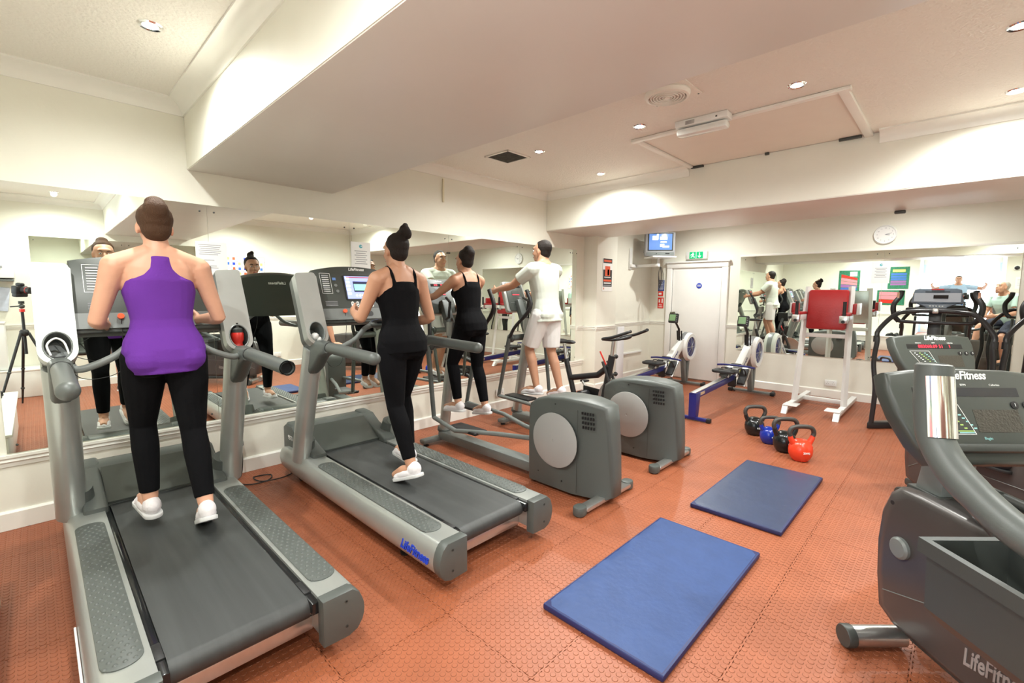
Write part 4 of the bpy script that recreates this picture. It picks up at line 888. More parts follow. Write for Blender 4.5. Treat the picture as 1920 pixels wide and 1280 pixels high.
    hb((0, -.012, .022), (.073, .090, .083)); hb((0, .022, -.02), (.060, .068, .085)); hb((0, .042, -.082), (.043, .042, .032)); hb((0, .070, .034), (.05, .018, .02))
    for s in (-1, 1): hb((s * .073, -.006, -.012), (.009, .018, .030), 10); hb((s * .036, .055, -.03), (.02, .022, .02), 10)
    b.tube([hp(0, .082, .012), hp(0, .097, -.014), hp(0, .104, -.03)], [.007 * k, .010 * k, .013 * k], 10); hb((0, .084, -.062), (.022, .010, .010), 10)
    body = b.build('body', skin, t); remesh(body, vox)
    for s in (-1, 1):
        e_ = MB(); e_.ball(hp(s * .029, .0775, .005), (.0115 * k, .0105 * k, .0078 * k), 12); eye = e_.build('eye', EYEW, t)
        MB().ball(hp(s * .029, .0865, .005), (.0048 * k, .0032 * k, .0052 * k), 10).build('iris', INKB, eye)
        MB().tube([hp(s * .015, .089, .026), hp(s * .03, .088, .031), hp(s * .046, .078, .026)], [.003 * k, .0035 * k, .002 * k], 6).build('eyebrow', hair[1], t)
    MB().tube([hp(-.02, .089, -.062), hp(0, .0945, -.060), hp(.02, .089, -.062)], [.003 * k, .0055 * k, .003 * k], 8).build('lips', LIP, t)
    # hair
    if hair[0] != 'bald':
        b = MB()
        def hh(c, r): b.ball(hp(*c), tuple(v * k for v in r), 16, M=HR)
        hh((0, -.038, .038), (.080, .086, .084)); hh((0, -.048, -.01), (.068, .060, .075)); hh((0, -.012, .082), (.055, .058, .030))
        if hair[0] == 'bun': hh((0, -.10, .09), (.042, .042, .042)); hh((0, -.085, .06), (.04, .04, .04))
        if hair[0] == 'pony': hh((.0, -.085, .105), (.03, .035, .03)); hh((.01, -.115, .125), (.038, .036, .04)); hh((.02, -.135, .10), (.028, .026, .04)); hh((.025, -.105, .155), (.022, .022, .025))
        if hair[0] == 'up': hh((0, -.09, .07), (.055, .05, .06)); hh((0, -.07, .11), (.045, .05, .035))
        h_ = b.build('hair', hair[1], t); remesh(h_, vox, 2)
    else:
        b = MB(); 
        for s in (-1, 1): b.ball(hp(s * .068, -.03, -.005), (.009 * k, .03 * k, .03 * k), 10, M=HR)
        b.build('beard', HAIRG, t)
    # top
    b = MB(); kind, mt = top
    if kind in ('racer', 'tank'):
        if kind == 'racer':
            for s in (-1, 1): b.ball(T @ Vector((s * .043 * H, -.033 * H, -.008 * H)), (.058 * H, .053 * H, .050 * H), 16)
        lo = [(r[0], r[1] + (.006 if r[0] < .06 else 0), r[2] + (.006 if r[0] < .06 else 0), r[3]) for r in rings if (-.045 if kind == 'racer' else -.02) <= r[0] <= .21]
        loft(b, [(lo[0][0] - .012, lo[0][1] + .002, lo[0][2], lo[0][3])] + lo + [(.228, .082, rings[9][2], 0), (.243, .062 if kind == 'racer' else .072, .055, 0), (.262, .044 if kind == 'racer' else .06, .049, -.002)] + ([(.285, .032, .043, -.004), (.300, .030, .036, -.005)] if kind == 'racer' else []), H, T, .008)
        for s in (-1, 1):
            b.ball(T @ Vector((s * .045 * H, .047 * H, .205 * H)), (.038 * H, .034 * H, .038 * H), 14)
            if kind == 'tank': b.tube(curve([T @ Vector((s * .05 * H, .050 * H, .235 * H)), T @ Vector((s * .055 * H, .033 * H, .285 * H)), T @ Vector((s * .057 * H, -.006 * H, .321 * H)), T @ Vector((s * .055 * H, -.038 * H, .290 * H)), T @ Vector((s * .05 * H, -.047 * H, .235 * H))], 4), .0075 * H, 8)
    else:
        for s in (-1, 1): b.ball(T @ Vector((s * .042 * H, -.032 * H, -.010 * H)), (.062 * H, .054 * H, .045 * H), 14)
        loft(b, [(-.05, rings[2][1] + .014, rings[2][2] + .012, -.003)] + [(r[0], r[1] + .004, r[2] + .004, r[3]) for r in rings if -.02 < r[0] < .295] + [(.302, .06, .042, -.004)], H, T, .012)
        for s in (-1, 1):
            sh, el, wr, fv = A[s]; limb(b, [sh + (sh - el) * .02, sh.lerp(el, .62)], [.043 * H, .040 * H], ends=False); b.ball(sh, .043 * H, 12); b.tube([T @ Vector((s * .02 * H, -.006 * H, .292 * H)), T @ Vector((s * .06 * H, -.006 * H, .284 * H)), sh + Vector((0, 0, .002))], [.036 * H, .040 * H, .043 * H], 14)
    o = b.build('vest' if kind != 'tee' else 't_shirt', mt, t); remesh(o, vox, 3)
    # bottoms
    b = MB(); kind, mt = bottom
    loft(b, [r for r in rings if -.06 < r[0] < .03] + [(.035, rings[3][1] - .001, rings[3][2] - .001, rings[3][3])], H, T, .006 if kind == 'leggings' else .014)
    for s in (-1, 1):
        hip, kn, an, fd = [v.copy() for v in J[s]]; hip += P0; kn += P0; an += P0
        b.ball(T @ Vector((s * .042 * H, -.034 * H, -.012 * H)), (.051 * H, .045 * H, .052 * H), 14)
        if kind == 'leggings': limb(b, [hip, hip.lerp(kn, .35), kn, kn.lerp(an, .3) + Vector((0, -.008, 0)), kn.lerp(an, .9)], [.059 * H, .055 * H, .0355 * H, .037 * H, .027 * H], ends=False); b.ball(hip, .059 * H, 12); b.ball(kn, .036 * H, 12)
        else: limb(b, [hip, hip.lerp(kn, .4), hip.lerp(kn, .88)], [.064 * H, .062 * H, .056 * H], ends=False); b.ball(hip, .063 * H, 12)
    o = b.build(kind, mt, t); remesh(o, vox, 3)
    # shoes
    for s in (-1, 1):
        hip, kn, an, fd = J[s]; an = an + P0; side = Vector((0, 0, 1)).cross(fd).normalized(); n_ = fd.cross(side); n_ = n_ if n_.z > 0 else -n_
        M = Matrix((side, fd, n_)).transposed().to_4x4(); c = an - n_ * .03 * H
        b = MB(); b.ball(c + fd * .035 * H, (.028 * H, .078 * H, .024 * H), 16, M=M); b.ball(c - fd * .012 * H + n_ * .012 * H, (.025 * H, .034 * H, .030 * H), 14, M=M); b.ball(c + fd * .08 * H - n_ * .006 * H, (.027 * H, .035 * H, .016 * H), 14, M=M)
        sh_ = b.build('shoe', shoe[0], t); remesh(sh_, .006, 2)
        pl = [(x * (1.0 if y > 0 else .9), y) for x, y in rrect(.056 * H, .165 * H, .026 * H, 5, cy=.035 * H)]
        MB().bprism(pl, -.022 * H, -.009 * H, 'z', bev=.004, M=Matrix.Translation(c) @ M).build('sole', shoe[1], sh_)
    return t
SHW = mat('white_shoe', (.78, .74, .76), .6, bump=.2, bscale=80, noise=.06); SOLEG = mat('pale_sole', (.6, .6, .6), .7)
TEEW = mat('pale_grey_shirt', (.60, .64, .57), .8, bump=.1, bscale=60, noise=.06); SHORTW = mat('off_white_shorts', (.75, .74, .73), .8, bump=.1, bscale=60)
MINT = mat('mint_shirt', (.48, .66, .60), .8, noise=.05); NVS = mat('dark_navy_shorts', (.03, .035, .06), .8); RUST = mat('brown_shirt', (.26, .12, .09), .8); SKYT = mat('pale_blue_shirt', (.42, .58, .80), .8, noise=.05); BLUS = mat('blue_shorts', (.03, .16, .5), .8)
run = {-1: (22, 30, 1, 4), 1: (-4, 22, 1, -24)}
person('woman in purple racerback vest and black leggings running on the front left treadmill', (.455, 2.93, .262), 0, 1.665, SKIN1, 'f', 3, run, {-1: (8, 16, 75, 12), 1: (5, 18, 82, 10)}, ('up', HAIRB), ('racer', PURP), ('leggings', BLKF), (SHW, SOLEG), nod=-6, vox=.0065)
person('woman in black vest and leggings with dark ponytail jogging on the second treadmill', (1.71, 2.68, .262), .05, 1.625, SKIN2, 'f', 4, {-1: (-6, 18, 1, -20), 1: (20, 30, 1, 4)}, {-1: (20, 14, 78, 20), 1: (-5, 16, 85, 20)}, ('pony', HAIRD), ('tank', BLKF), ('leggings', BLKF), (SHW, SOLEG), nod=-5, vox=.007)
person('woman in black vest striding on the nearer elliptical with arms held forward', (2.80, 3.24, .352), .05, 1.56, SKIN2, 'f', 6, {-1: (24, 36, 1, -4), 1: (0, 16, 1, -10)}, {-1: (58, 8, 22, 4), 1: (38, 8, 40, 4)}, ('up', HAIRD), ('tank', BLKF), ('leggings', BLKF), (SHW, SOLEG), nod=-4, vox=.008)
person('man in pale t-shirt and white shorts striding on the farther elliptical', (3.87, 3.22, .35), .03, 1.73, SKIN2, 'm', 5, {-1: (22, 38, 1, -4), 1: (0, 18, 1, -12)}, {-1: (55, 8, 25, 4), 1: (40, 8, 40, 4)}, ('short', HAIRD), ('tee', TEEW), ('shorts', SHORTW), (SHW, SOLEG), turn=8, vox=.008)
# cyclist on the second bike; seated: pelvis over the saddle
f2 = Vector((.719484, .694509, 0)); r2 = Vector((.694509, -.719484, 0))
pb = Vector((4.147, -.264, 0)) - f2 * .60 + r2 * .03
person('grey-haired man in mint t-shirt and dark shorts pedalling the bike behind the foreground one', (pb.x, pb.y, 0), RZ, 1.72, SKIN1, 'm', 18, {-1: (78, 66, 10, 0), 1: (50, 60, 10, -8)}, {-1: (16, 8, 62, 38), 1: (16, 8, 62, 30)}, ('short', HAIRG), ('tee', MINT), ('shorts', NVS), (mat('black_shoe', (.02, .02, .025), .5), BLACK), nod=12, seat=1.04)
person('bald man in brown t-shirt standing near the tripod, reflected in the far mirror', (.95, -.72, .0025), RZ + .3, 1.80, SKIN1, 'm', 3, {-1: (3, 5, 4, 0), 1: (-2, 2, 4, 0)}, {-1: (2, 8, 18, 3), 1: (2, 8, 18, 3)}, ('bald', HAIRG), ('tee', RUST), ('shorts', NVS), (MATS['black_shoe'], SOLEG))
person('man in pale blue t-shirt on the landing with arms raised sideways, reflected in far mirror', (-1.85, .05, .402), -PI / 2, 1.70, SKIN1, 'm', 0, {-1: (4, 4, 5, 0), 1: (-3, 4, 5, 0)}, {-1: (10, 82, 100, -10), 1: (10, 82, 100, -10)}, ('short', HAIRD), ('tee', SKYT), ('shorts', BLUS), (MATS['black_shoe'], SOLEG))
# ---------------- mirrors ----------------
def mirror(name_label, x0, x1, z0, z1, wall, group=None, dots=True):
    """wall: ('y', pos, sign) panel lying in a plane of constant y or ('x', pos, sign)"""
    ax, pos, sg = wall
    if ax == 'y': c, d = ((x0 + x1) / 2, pos + sg * .003, (z0 + z1) / 2), (abs(x1 - x0), .006, z1 - z0)
    else: c, d = (pos + sg * .003, (x0 + x1) / 2, (z0 + z1) / 2), (.006, abs(x1 - x0), z1 - z0)
    o = MB().box((0, 0, 0), d).build('mirror', MIRR, smooth=False); o.location = c; tag(o, name_label, 'mirror', group)
    if dots:
        for u in (-.46, .46):
            for v in (-.47, .47):
                p = (u * (x1 - x0), sg * .0035, v * (z1 - z0)) if ax == 'y' else (sg * .0035, u * (x1 - x0), v * (z1 - z0))
                M = frame(p, (1, 0, 0), (0, 0, -sg)) if ax == 'y' else frame(p, (0, -sg, 0), (0, 0, 1)); M = frame(p, (-sg, 0, 0), (0, 0, 1)) if ax == 'y' else frame(p, (0, sg, 0), (0, 0, 1))
                MB().lathe([(.007, 0), (.007, .002), (.003, .004)], M=M, n=10).build('fixing_screw', DGREY, o)
    return o
edges = [(-.18, .968, 'leftmost tall wall mirror behind the front left treadmill'), (.97, 2.118, 'tall wall mirror with the long notice stuck at its left edge'), (2.12, 3.298, 'tall wall mirror with the logo notice, behind the second treadmill'), (3.30, 4.478, 'tall wall mirror behind the two elliptical trainers'), (4.48, 5.62, 'last full wall mirror before the narrow strip and pillar')]
for x0, x1, l_ in edges: mirror(l_, x0, x1, .487, 2.16, ('y', 4.1985, -1), 'tall mirrors along the left wall')
mirror('narrow end strip of mirror beside the pillar', 5.622, 5.735, .487, 2.16, ('y', 4.1985, -1))
mirror('wide mirror on the far wall behind the dip tower', .778, 2.62, .60, 2.12, ('x', 8.0985, -1), 'far wall mirrors')
mirror('wide mirror on the far wall behind the steppers', -.50, .775, .60, 2.12, ('x', 8.0985, -1), 'far wall mirrors')
mirror('mirror on the opposite wall left of its seam, seen reflected', .015, 1.10, .5, 2.30, ('y', -1.4485, 1), 'opposite wall mirrors')
mirror('mirror on the opposite wall beside the exercise chart, seen reflected', 1.102, 2.2, .5, 2.30, ('y', -1.4485, 1), 'opposite wall mirrors')
struct(bx('trim_mirror_head', (8.09, 1.06, 2.135), (.02, 3.13, .03), TRIM, bev=.003))
# ---------------- papers, signs, posters ----------------
def sheet(name, label, cat, origin, xd, w_, h_, m_, group=None):
    t = thing(name, label, cat, origin, 0, group); M = frame((0, 0, 0), xd, (0, 0, 1))
    MB().box((0, 0, .0006), (w_, h_, .0012), M=M).build('sheet', m_, t, smooth=False); return t, M
def blk(t, M, x, y, w_, h_, m_, nm='printed_line', z=.0012): return MB().box((x, y, z + .0002), (w_, h_, .0004), M=M).build(nm, m_, t, smooth=False)
XR, YR = (1, 0, 0), (0, -1, 0)
t, M = sheet('notice', 'long white printed notice taped to the mirror right of the purple-topped runner', 'notice', (.985, 4.190, 1.735), XR, .21, .297, PAPER)
for i in range(6): blk(t, M, -.01 - (.01 if i == 5 else 0), .125 - i * .0145, .15 - (i % 3) * .012, .004, INK)
for i, w_ in ((8, .07), (11, .1), (12, .12)): blk(t, M, -.02, .125 - i * .0145, w_, .004, INK)
TEAL = mat('teal_logo', (.08, .42, .5), .5)
def notice(label, origin, xd):
    t, M = sheet('notice', label, 'notice', origin, xd, .2, .29, PAPER)
    MB().lathe([(.017, 0), (.017, .0006), (.0, .0007)], M=M @ Matrix.Translation((0, .105, .0012)), n=18).build('logo', TEAL, t); blk(t, M, .006, .107, .014, .008, PAPER, 'logo_mark', .002)
    for i in range(7): blk(t, M, 0, .06 - i * .02, .13 - (i % 2) * .03, .006, INK)
notice('white notice with teal logo on the mirror behind the second treadmill console', (2.23, 4.190, 1.84), XR)
notice('white notice with teal logo hanging on the seam of the far mirrors', (8.085, .80, 1.82), YR)
ORG = mat('orange_ink', (.75, .1, .03), .6)
t, M = sheet('poster', 'black and orange poster on the white pillar', 'poster', (6.225, 3.957, 1.80), XR, .28, .50, PAPER)
for a in ((0, .215, .25, .07, INKB), (0, .215, .21, .03, ORG), (0, -.05, .25, .26, INKB), (0, .06, .14, .15, ORG), (.02, .04, .05, .09, INKB), (0, -.035, .18, .012, WINK), (0, -.085, .22, .03, ORG), (0, -.125, .2, .018, WINK), (0, -.16, .22, .014, INK), (-.1, -.21, .02, .03, ORG)): blk(t, M, a[0], a[1], a[2], a[3], a[4], 'printed_block', .0012 if a[4] is INKB and a[2] > .1 else .0018)
t, M = sheet('sign', 'dark blue instruction sign beside the far door', 'sign', (8.097, 3.985, 1.67), YR, .12, .2, mat('sign_navy', (.03, .06, .25), .5))
for i in range(8): blk(t, M, -.005 * (i % 2), .08 - i * .022, .09, .006, WINK)
t, M = sheet('sign', 'small red sign with white label under the blue one', 'sign', (8.095, 3.99, 1.52), YR, .10, .09, RED); blk(t, M, -.01, 0, .055, .035, WINK, 'label_patch')
t, M = sheet('sign', 'red fire action sign, lowest beside the far door', 'sign', (8.097, 3.985, 1.35), YR, .115, .2, RED)
MB().lathe([(.016, 0), (.016, .0006)], M=M @ Matrix.Translation((-.025, .05, .0012)), n=14).build('pictogram', WINK, t); blk(t, M, -.025, .02, .03, .02, WINK, 'pictogram'); blk(t, M, .03, .04, .02, .08, WINK, 'pictogram'); text('Fire', .035, M @ Matrix.Translation((.0, -.035, .0018)), WINK, t, ext=.0003, bold=.001); text('action', .03, M @ Matrix.Translation((0, -.07, .0018)), WINK, t, ext=.0003, bold=.001)
# exit light box
t = thing('exit_sign', 'green and white illuminated exit sign with running man and arrow above the far door', 'sign', (8.06, 3.33, 2.185))
MB().box((0, 0, 0), (.07, .36, .13), bev=.01).build('light_box', mat('opal_box', (.75, .75, .72), .3), t); MX = frame((-.036, 0, 0), YR, (0, 0, 1))
GRN = mat('exit_green', (0, .35, .12), .4, emit=(.0, .5, .18), estr=.5); WG = mat('exit_white', (.9, .95, .9), .4, emit=(.9, 1, .95), estr=.9)
MB().box((0, 0, .001), (.235, .112, .003), M=MX).build('green_panel', GRN, t)
MB().box((.0, 0, .003), (.006, .112, .002), M=MX).build('panel_divider', WG, t)
b = MB(); F = lambda *p: [tuple(MX @ Vector((x, y, .004))) for x, y in p]
b.tube(F((-.07, .02), (-.055, -.005)), .008, 6).tube(F((-.055, -.005), (-.035, -.02), (-.03, -.042)), .006, 6).tube(F((-.055, -.005), (-.07, -.025), (-.09, -.03)), .006, 6).tube(F((-.068, .018), (-.045, .012), (-.035, .022)), .005, 6).tube(F((-.068, .018), (-.088, .012), (-.09, -.004)), .005, 6).ball(MX @ Vector((-.055, .036, .004)), (.004, .009, .009), 10)
b.build('running_man', WG, t)
b = MB(); b.tube(F((.058, .042), (.058, -.03)), .006, 6).tube(F((.032, -.012), (.058, -.04), (.084, -.012)), .006, 6); b.build('down_arrow', WG, t)
# clock
t = thing('wall_clock', 'round white wall clock high on the far wall above the mirrors', 'clock', (8.1, .787, 2.33)); MX = frame((0, 0, 0), YR, (0, 0, 1))
MB().lathe([(.125, 0), (.128, .02), (.12, .032), (.112, .030), (.11, .022), (0, .022)], M=MX, n=36).build('clock_case', WHITE, t)
MB().lathe([(.108, .0222), (.108, .0235), (0, .0236)], M=MX, n=36).build('clock_face', PAPER, t)
for i in range(1, 13):
    a = PI / 2 - i * PI / 6; text(str(i), .022, MX @ Matrix.Translation((.086 * math.cos(a), .086 * math.sin(a), .0245)), INK, t, 'numeral', ext=.0004)
for a, l_, w_ in ((15, .072, .005), (-10, .05, .007)):
    a = math.radians(a); MB().box((l_ / 2 * math.cos(a), l_ / 2 * math.sin(a), .027), (l_, w_, .002), M=MX @ Matrix.Identity(4), rot=(0, 0, a)).build('clock_hand', INK, t)
# television on bracket
t = thing('television', 'grey tube television showing a blue screen on a white bracket high in the far corner', 'television', (7.50, 3.74, 2.36), math.atan2(-.62, -.78) + PI / 2)
MB().bprism([(-.25, -.20), (.25, -.20), (.25, .20), (-.25, .20)], -.02, .12, 'y', bev=.02).build('front_case', mat('tv_grey', (.30, .30, .31), .4), t)
MB().bprism([(-.22, -.17), (.22, -.17), (.19, .15), (-.19, .15)], .11, .40, 'y', bev=.06).build('tube_case', DGREY, t)
MB().box((0, -.021, .035), (.42, .006, .30), bev=.002).build('bezel', DGREY, t)
SB = mat('tv_blue', (.05, .1, .25), .2, emit=(.14, .27, .62), estr=1.0); SWH = mat('tv_white', (.5, .5, .5), .2, emit=(.85, .92, 1), estr=1.6)
b = MB(); b.ball((0, -.018, .035), (.20, .014, .14), 20); sc = MB().box((0, -.0255, .035), (.38, .004, .265), bev=.0015).build('screen', SB, t)
for x, z, w_, h_ in ((-.09, .10, .09, .07), (-.05, .12, .03, .09), (.05, .095, .12, .05), (.05, .03, .10, .022), (.03, -.025, .07, .05), (.09, -.045, .11, .03)): MB().box((x, -.0285, z), (w_, .002, h_)).build('caption', SWH, sc)
MB().box((0, -.022, -.16), (.46, .006, .04)).build('control_strip', LGREY, t); MB().box((.12, -.026, -.16), (.07, .004, .02)).build('socket_cover', BLACK, t); MB().lathe([(.008, 0), (.008, .005)], M=frame((-.06, -.025, -.16), XR, (0, 0, 1)), n=12).build('power_button', DGREY, t)
t = thing('tv_bracket', 'white wall bracket carrying the television in the far corner', 'bracket', (7.45, 4.2, 2.1))
MB().box((-.15, -.015, .02), (.07, .03, .36), bev=.004).build('wall_plate', WHITEP, t); MB().box((.0, -.25, -.10), (.06, .5, .05), rot=(0, 0, -.15), bev=.004).build('bracket_arm', WHITEP, t); MB().box((-.08, -.03, -.10), (.2, .06, .05), bev=.004).build('bracket_arm', WHITEP, t); MB().box((.06, -.46, .035), (.42, .36, .02), bev=.004, rot=(0, 0, -.67)).build('shelf', WHITEP, t)
MB().cyl((.05, -.44, -.09), (.05, -.44, .03), .02).build('swivel', WHITEP, t)
t = thing('cable_bundle', 'bundle of black cable loops hanging under the corner television', 'cable', (7.5, 3.72, 1.98))
for i, (dx, dz, ww) in enumerate(((.0, -.36, .05), (.03, -.30, .08), (-.02, -.40, .04))):
    MB().tube(curve([(0, 0, 0), (dx - ww, 0, -.13), (dx - ww * .4, -.01, dz), (dx + ww, -.01, -.18), (.02 + dx, 0, -.01)], 6), .004, 6).build('cable_loop', BLACK, t)
# ---------------- ceiling fittings ----------------
t = thing('ceiling_grille', 'square dirty mesh grille in the ceiling right of the beam', 'vent', (3.41, 3.37, HC))
for c, s_ in (((0, .155, -.006), (.33, .02, .012)), ((0, -.155, -.006), (.33, .02, .012)), ((.155, 0, -.006), (.02, .33, .012)), ((-.155, 0, -.006), (.02, .33, .012))): MB().box(c, s_, bev=.003).build('grille_frame', TRIM, t)
MB().box((0, 0, -.002), (.3, .3, .003)).build('grille_backing', BLACK, t)
b = MB()
for i in range(19): b.box((-.135 + i * .015, 0, -.006), (.003, .3, .004)); b.box((0, -.135 + i * .015, -.006), (.3, .003, .004))
b.build('mesh_wires', mat('dusty_mesh', (.12, .12, .1), .8, noise=.4, nscale=20), t, smooth=False, kind='stuff')
t = thing('fan_vent', 'round ringed fan vent on a square plate in the ceiling beside the beam', 'vent', (3.09, 1.53, HC))
MB().box((0, 0, -.004), (.34, .34, .008), rot=(0, 0, 0), bev=.003).build('vent_plate', CEIL, t)
MB().lathe([(.145, -.008), (.15, -.02), (.14, -.04), (.125, -.045), (.122, -.03), (.12, -.012)], n=36).build('vent_rim', TRIM, t)
MB().lathe([(.12, -.010), (0, -.012)], n=30).build('vent_backing', mat('vent_shadow', (.18, .13, .1), .8), t)
for r in (.03, .05, .07, .09, .108): MB().tube([(r * math.cos(a), r * math.sin(a), -.038) for a in [2 * PI * k / 30 for k in range(30)]], .0045, 6, closed=True).build('vent_ring', TRIM, t)
MB().lathe([(.02, -.03), (.02, -.042), (.0, -.044)], n=14).build('vent_hub', TRIM, t)
for i in range(24):
    a = i * PI / 12; MB().tube([(.02 * math.cos(a), .02 * math.sin(a), -.032), (.122 * math.cos(a), .122 * math.sin(a), -.032)], .0015, 4).build('vent_spoke', TRIM, t)
for x, y in ((.15, .15), (-.15, .15), (.15, -.15), (-.15, -.15)): MB().lathe([(.006, -.008), (.006, -.011)], (x, y, 0), n=8).build('screw', DGREY, t)
t = thing('emergency_light', 'white box emergency light with clear cover on the ceiling by the loft hatch', 'light', (3.72, 1.54, HC), .04)
MB().box((0, 0, -.025), (.12, .40, .05), bev=.008).build('light_base', WHITE, t)
MB().box((0, 0, -.085), (.10, .385, .055), bev=.02).build('clear_cover', mat('clear_cover', (.8, .83, .8), .12, coat=.5), t)
MB().box((-.0605, .08, -.028), (.002, .07, .03)).build('rating_label', mat('label_grey', (.5, .5, .48), .6), t)
MB().cyl((0, -.16, -.06), (0, .16, -.06), .012).build('tube', PAPER, t)
for q in range(3): MB().box((-.0618, .09, -.02 - q * .008), (.001, .045, .003)).build('label_line', INK, t)
MB().box((-.0605, -.12, -.03), (.002, .012, .012)).build('indicator', DGREY, t)
o = MB().box((7.62, .70, 2.34), (.05, .09, .03), bev=.008).build('sensor', DGREY); o = tag(o, 'small dark sensor under the bulkhead above the wall clock', 'sensor'); o.location = (-1.42, -.2, .013)
# conduit and marks on the left wall
tag(MB().box((3.23, 4.188, 2.63), (.02, .018, .25), bev=.003).build('conduit', mat('cream_conduit', (.78, .73, .55), .5)), 'short vertical cream conduit high on the mirrored wall', 'conduit')
tag(MB().box((7.35, 4.185, .46), (.9, .028, .035), bev=.004).build('conduit', WHITE), 'horizontal white cable conduit low on the wall right of the pillar', 'conduit')
# sockets
def socket(label, origin, xd, plug=False):
    t = thing('wall_socket', label, 'socket', origin); M = frame((0, 0, 0), xd, (0, 0, 1))
    MB().box((0, 0, .006), (.146, .086, .012), M=M, bev=.004).build('face_plate', WHITE, t)
    for s in (-1, 1):
        if not plug:
            for dx, dy, a_, b_ in ((0, .012, .004, .009), (-.011, -.008, .008, .004), (.011, -.008, .008, .004)): MB().box((s * .036 + dx, dy, .0123), (a_, b_, .001), M=M).build('pin_slot', DGREY, t)
        MB().box((s * .02, .03, .014), (.009, .013, .005), M=M, bev=.001).build('switch', WHITE, t)
    return t, M
t, M = socket('white double socket with two black plugs between the treadmills', (1.06, 4.195, .27), XR, True)
for s in (-1, 1): p_ = MB().box((s * .038, -.006, .03), (.05, .05, .04), M=M, bev=.01).build('plug', BLACK, t)
socket('white double socket low on the wall behind the elliptical trainers', (4.12, 4.195, .23), XR); socket('white double socket below the far mirror by the dip tower', (8.095, 1.27, .22), YR)
socket('white double socket by the conduit right of the pillar', (6.82, 4.195, .46), XR); socket('white double socket on the opposite wall, seen reflected between the treadmills', (3.35, -1.445, .25), (-1, 0, 0)); socket('white double socket on the opposite wall, seen reflected right of the second treadmill', (4.9, -1.445, .25), (-1, 0, 0))
o = MB().tube(curve([(1.10, 4.145, .25), (1.10, 4.12, .15), (1.08, 4.10, .02), (1.02, 4.02, .008), (1.06, 3.88, .008), (1.2, 3.86, .008), (1.26, 3.97, .008), (1.14, 4.0, .010), (1.16, 3.86, .012), (1.32, 3.84, .008), (1.45, 3.92, .008)], 6), .0045, 8).build('power_cable', BLACK)
tag(o, 'black power cable coiled on the floor between the treadmills', 'cable')
# white leaning panel beside pillar
tag(MB().box((6.68, 3.97, .49), (.2, .03, .97), bev=.006).build('leaning_board', mat('pale_laminate', (.78, .78, .8), .4)), 'tall pale board standing upright beside the pillar', 'board')
# ---------------- things of the camera side, seen in the mirrors ----------------
GB = mat('poster_green', (.03, .22, .12), .6, noise=.5, nscale=30); PK = mat('poster_pink', (.75, .25, .3), .6); BL2 = mat('poster_blue', (.05, .15, .5), .6); PU = mat('poster_purple', (.3, .12, .35), .6); YE = mat('poster_yellow', (.8, .65, .2), .6)
t, M = sheet('poster', 'green exercise-zone poster with slanted red and blue bands, seen in the far mirror', 'poster', (-.895, 2.42, 1.93), (0, 1, 0), .52, .66, GB); 
for i, m_ in enumerate((RED, PK, PK, PU, BL2)):
    MB().prism([(-.2, .10 - i * .075), (.2, .22 - i * .10), (.2, .13 - i * .10), (-.2, .04 - i * .075)], .0012, .002, 'z', M=M).build('poster_band', m_, t, smooth=False)
blk(t, M, -.1, .22, .18, .14, mat('poster_grey', (.6, .6, .6), .6), 'poster_block', .002)
t, M = sheet('poster', 'green poster with a yellow heading and blue rows, upper of the pair by the entrance', 'poster', (-.895, 1.28, 2.02), (0, 1, 0), .46, .62, GB)
blk(t, M, 0, .2, .28, .07, YE, 'poster_block')
for i in range(5): blk(t, M, 0, .1 - i * .07, .34, .055, BL2 if i < 3 else PU, 'poster_row')
t, M = sheet('poster', 'green poster with slanted pink and red bands, lower of the pair by the entrance', 'poster', (-.893, 1.42, 1.46), (0, 1, 0), .62, .42, GB)
for i, m_ in enumerate((PK, PK, RED)): MB().prism([(-.26 + i * .03, .15 - i * .11), (.26, .17 - i * .11), (.26, .07 - i * .11), (-.23 + i * .03, .05 - i * .11)], .0012, .002, 'z', M=M).build('poster_band', m_, t, smooth=False)
t, M = sheet('exercise_chart', 'gridded wall chart with blue, red and yellow cells, seen reflected between the treadmills', 'chart', (2.86, -1.446, 1.94), (-1, 0, 0), .66, .46, PAPER)
for i in range(8): blk(t, M, -.33 + i * .66 / 7, 0, .004, .46, INKB, 'grid_line')
for j in range(6): blk(t, M, 0, -.23 + j * .092, .66, .004, INKB, 'grid_line')
random.seed(3)
for i in range(7):
    for j in range(5):
        if (i * 3 + j * 5) % 4 != 0: blk(t, M, -.283 + i * .0943 + .01, -.184 + j * .092, .045, .05, (BL2, ORG, YE, BLUEI)[(i + j * 2) % 4], 'chart_cell')
t = thing('paper_dispenser', 'white paper towel dispenser on the opposite wall, seen at the left edge of the mirror', 'dispenser', (-.30, -1.45, 1.80)); MB().bprism([(0, -.14), (.2, -.12), (.22, .05), (.16, .16), (0, .16)], -.14, .14, 'x', bev=.02).build('dispenser_cover', WHITE, t); MB().box((0, .1, -.155), (.26, .18, .03), bev=.006).build('dispenser_tray', LGREY, t); MB().box((.0, .221, .03), (.06, .002, .03)).build('dispenser_mark', INK, t)
tag(MB().box((-.32, -1.425, 1.38), (.16, .04, .34), bev=.01, rot=(0, .12, 0)).build('hand_towel', mat('pale_blue_towel', (.6, .65, .78), .8, noise=.15, nscale=14)), 'pale blue towel hanging below the paper dispenser', 'towel')
t = thing('pedal_bin', 'white square bin under the paper dispenser', 'bin', (-.45, -1.2, .399)); MB().box((0, 0, .32), (.3, .3, .64), bev=.02).build('bin_body', WHITE, t); MB().box((0, 0, .655), (.31, .31, .03), bev=.01).build('bin_lid', WHITEP, t)
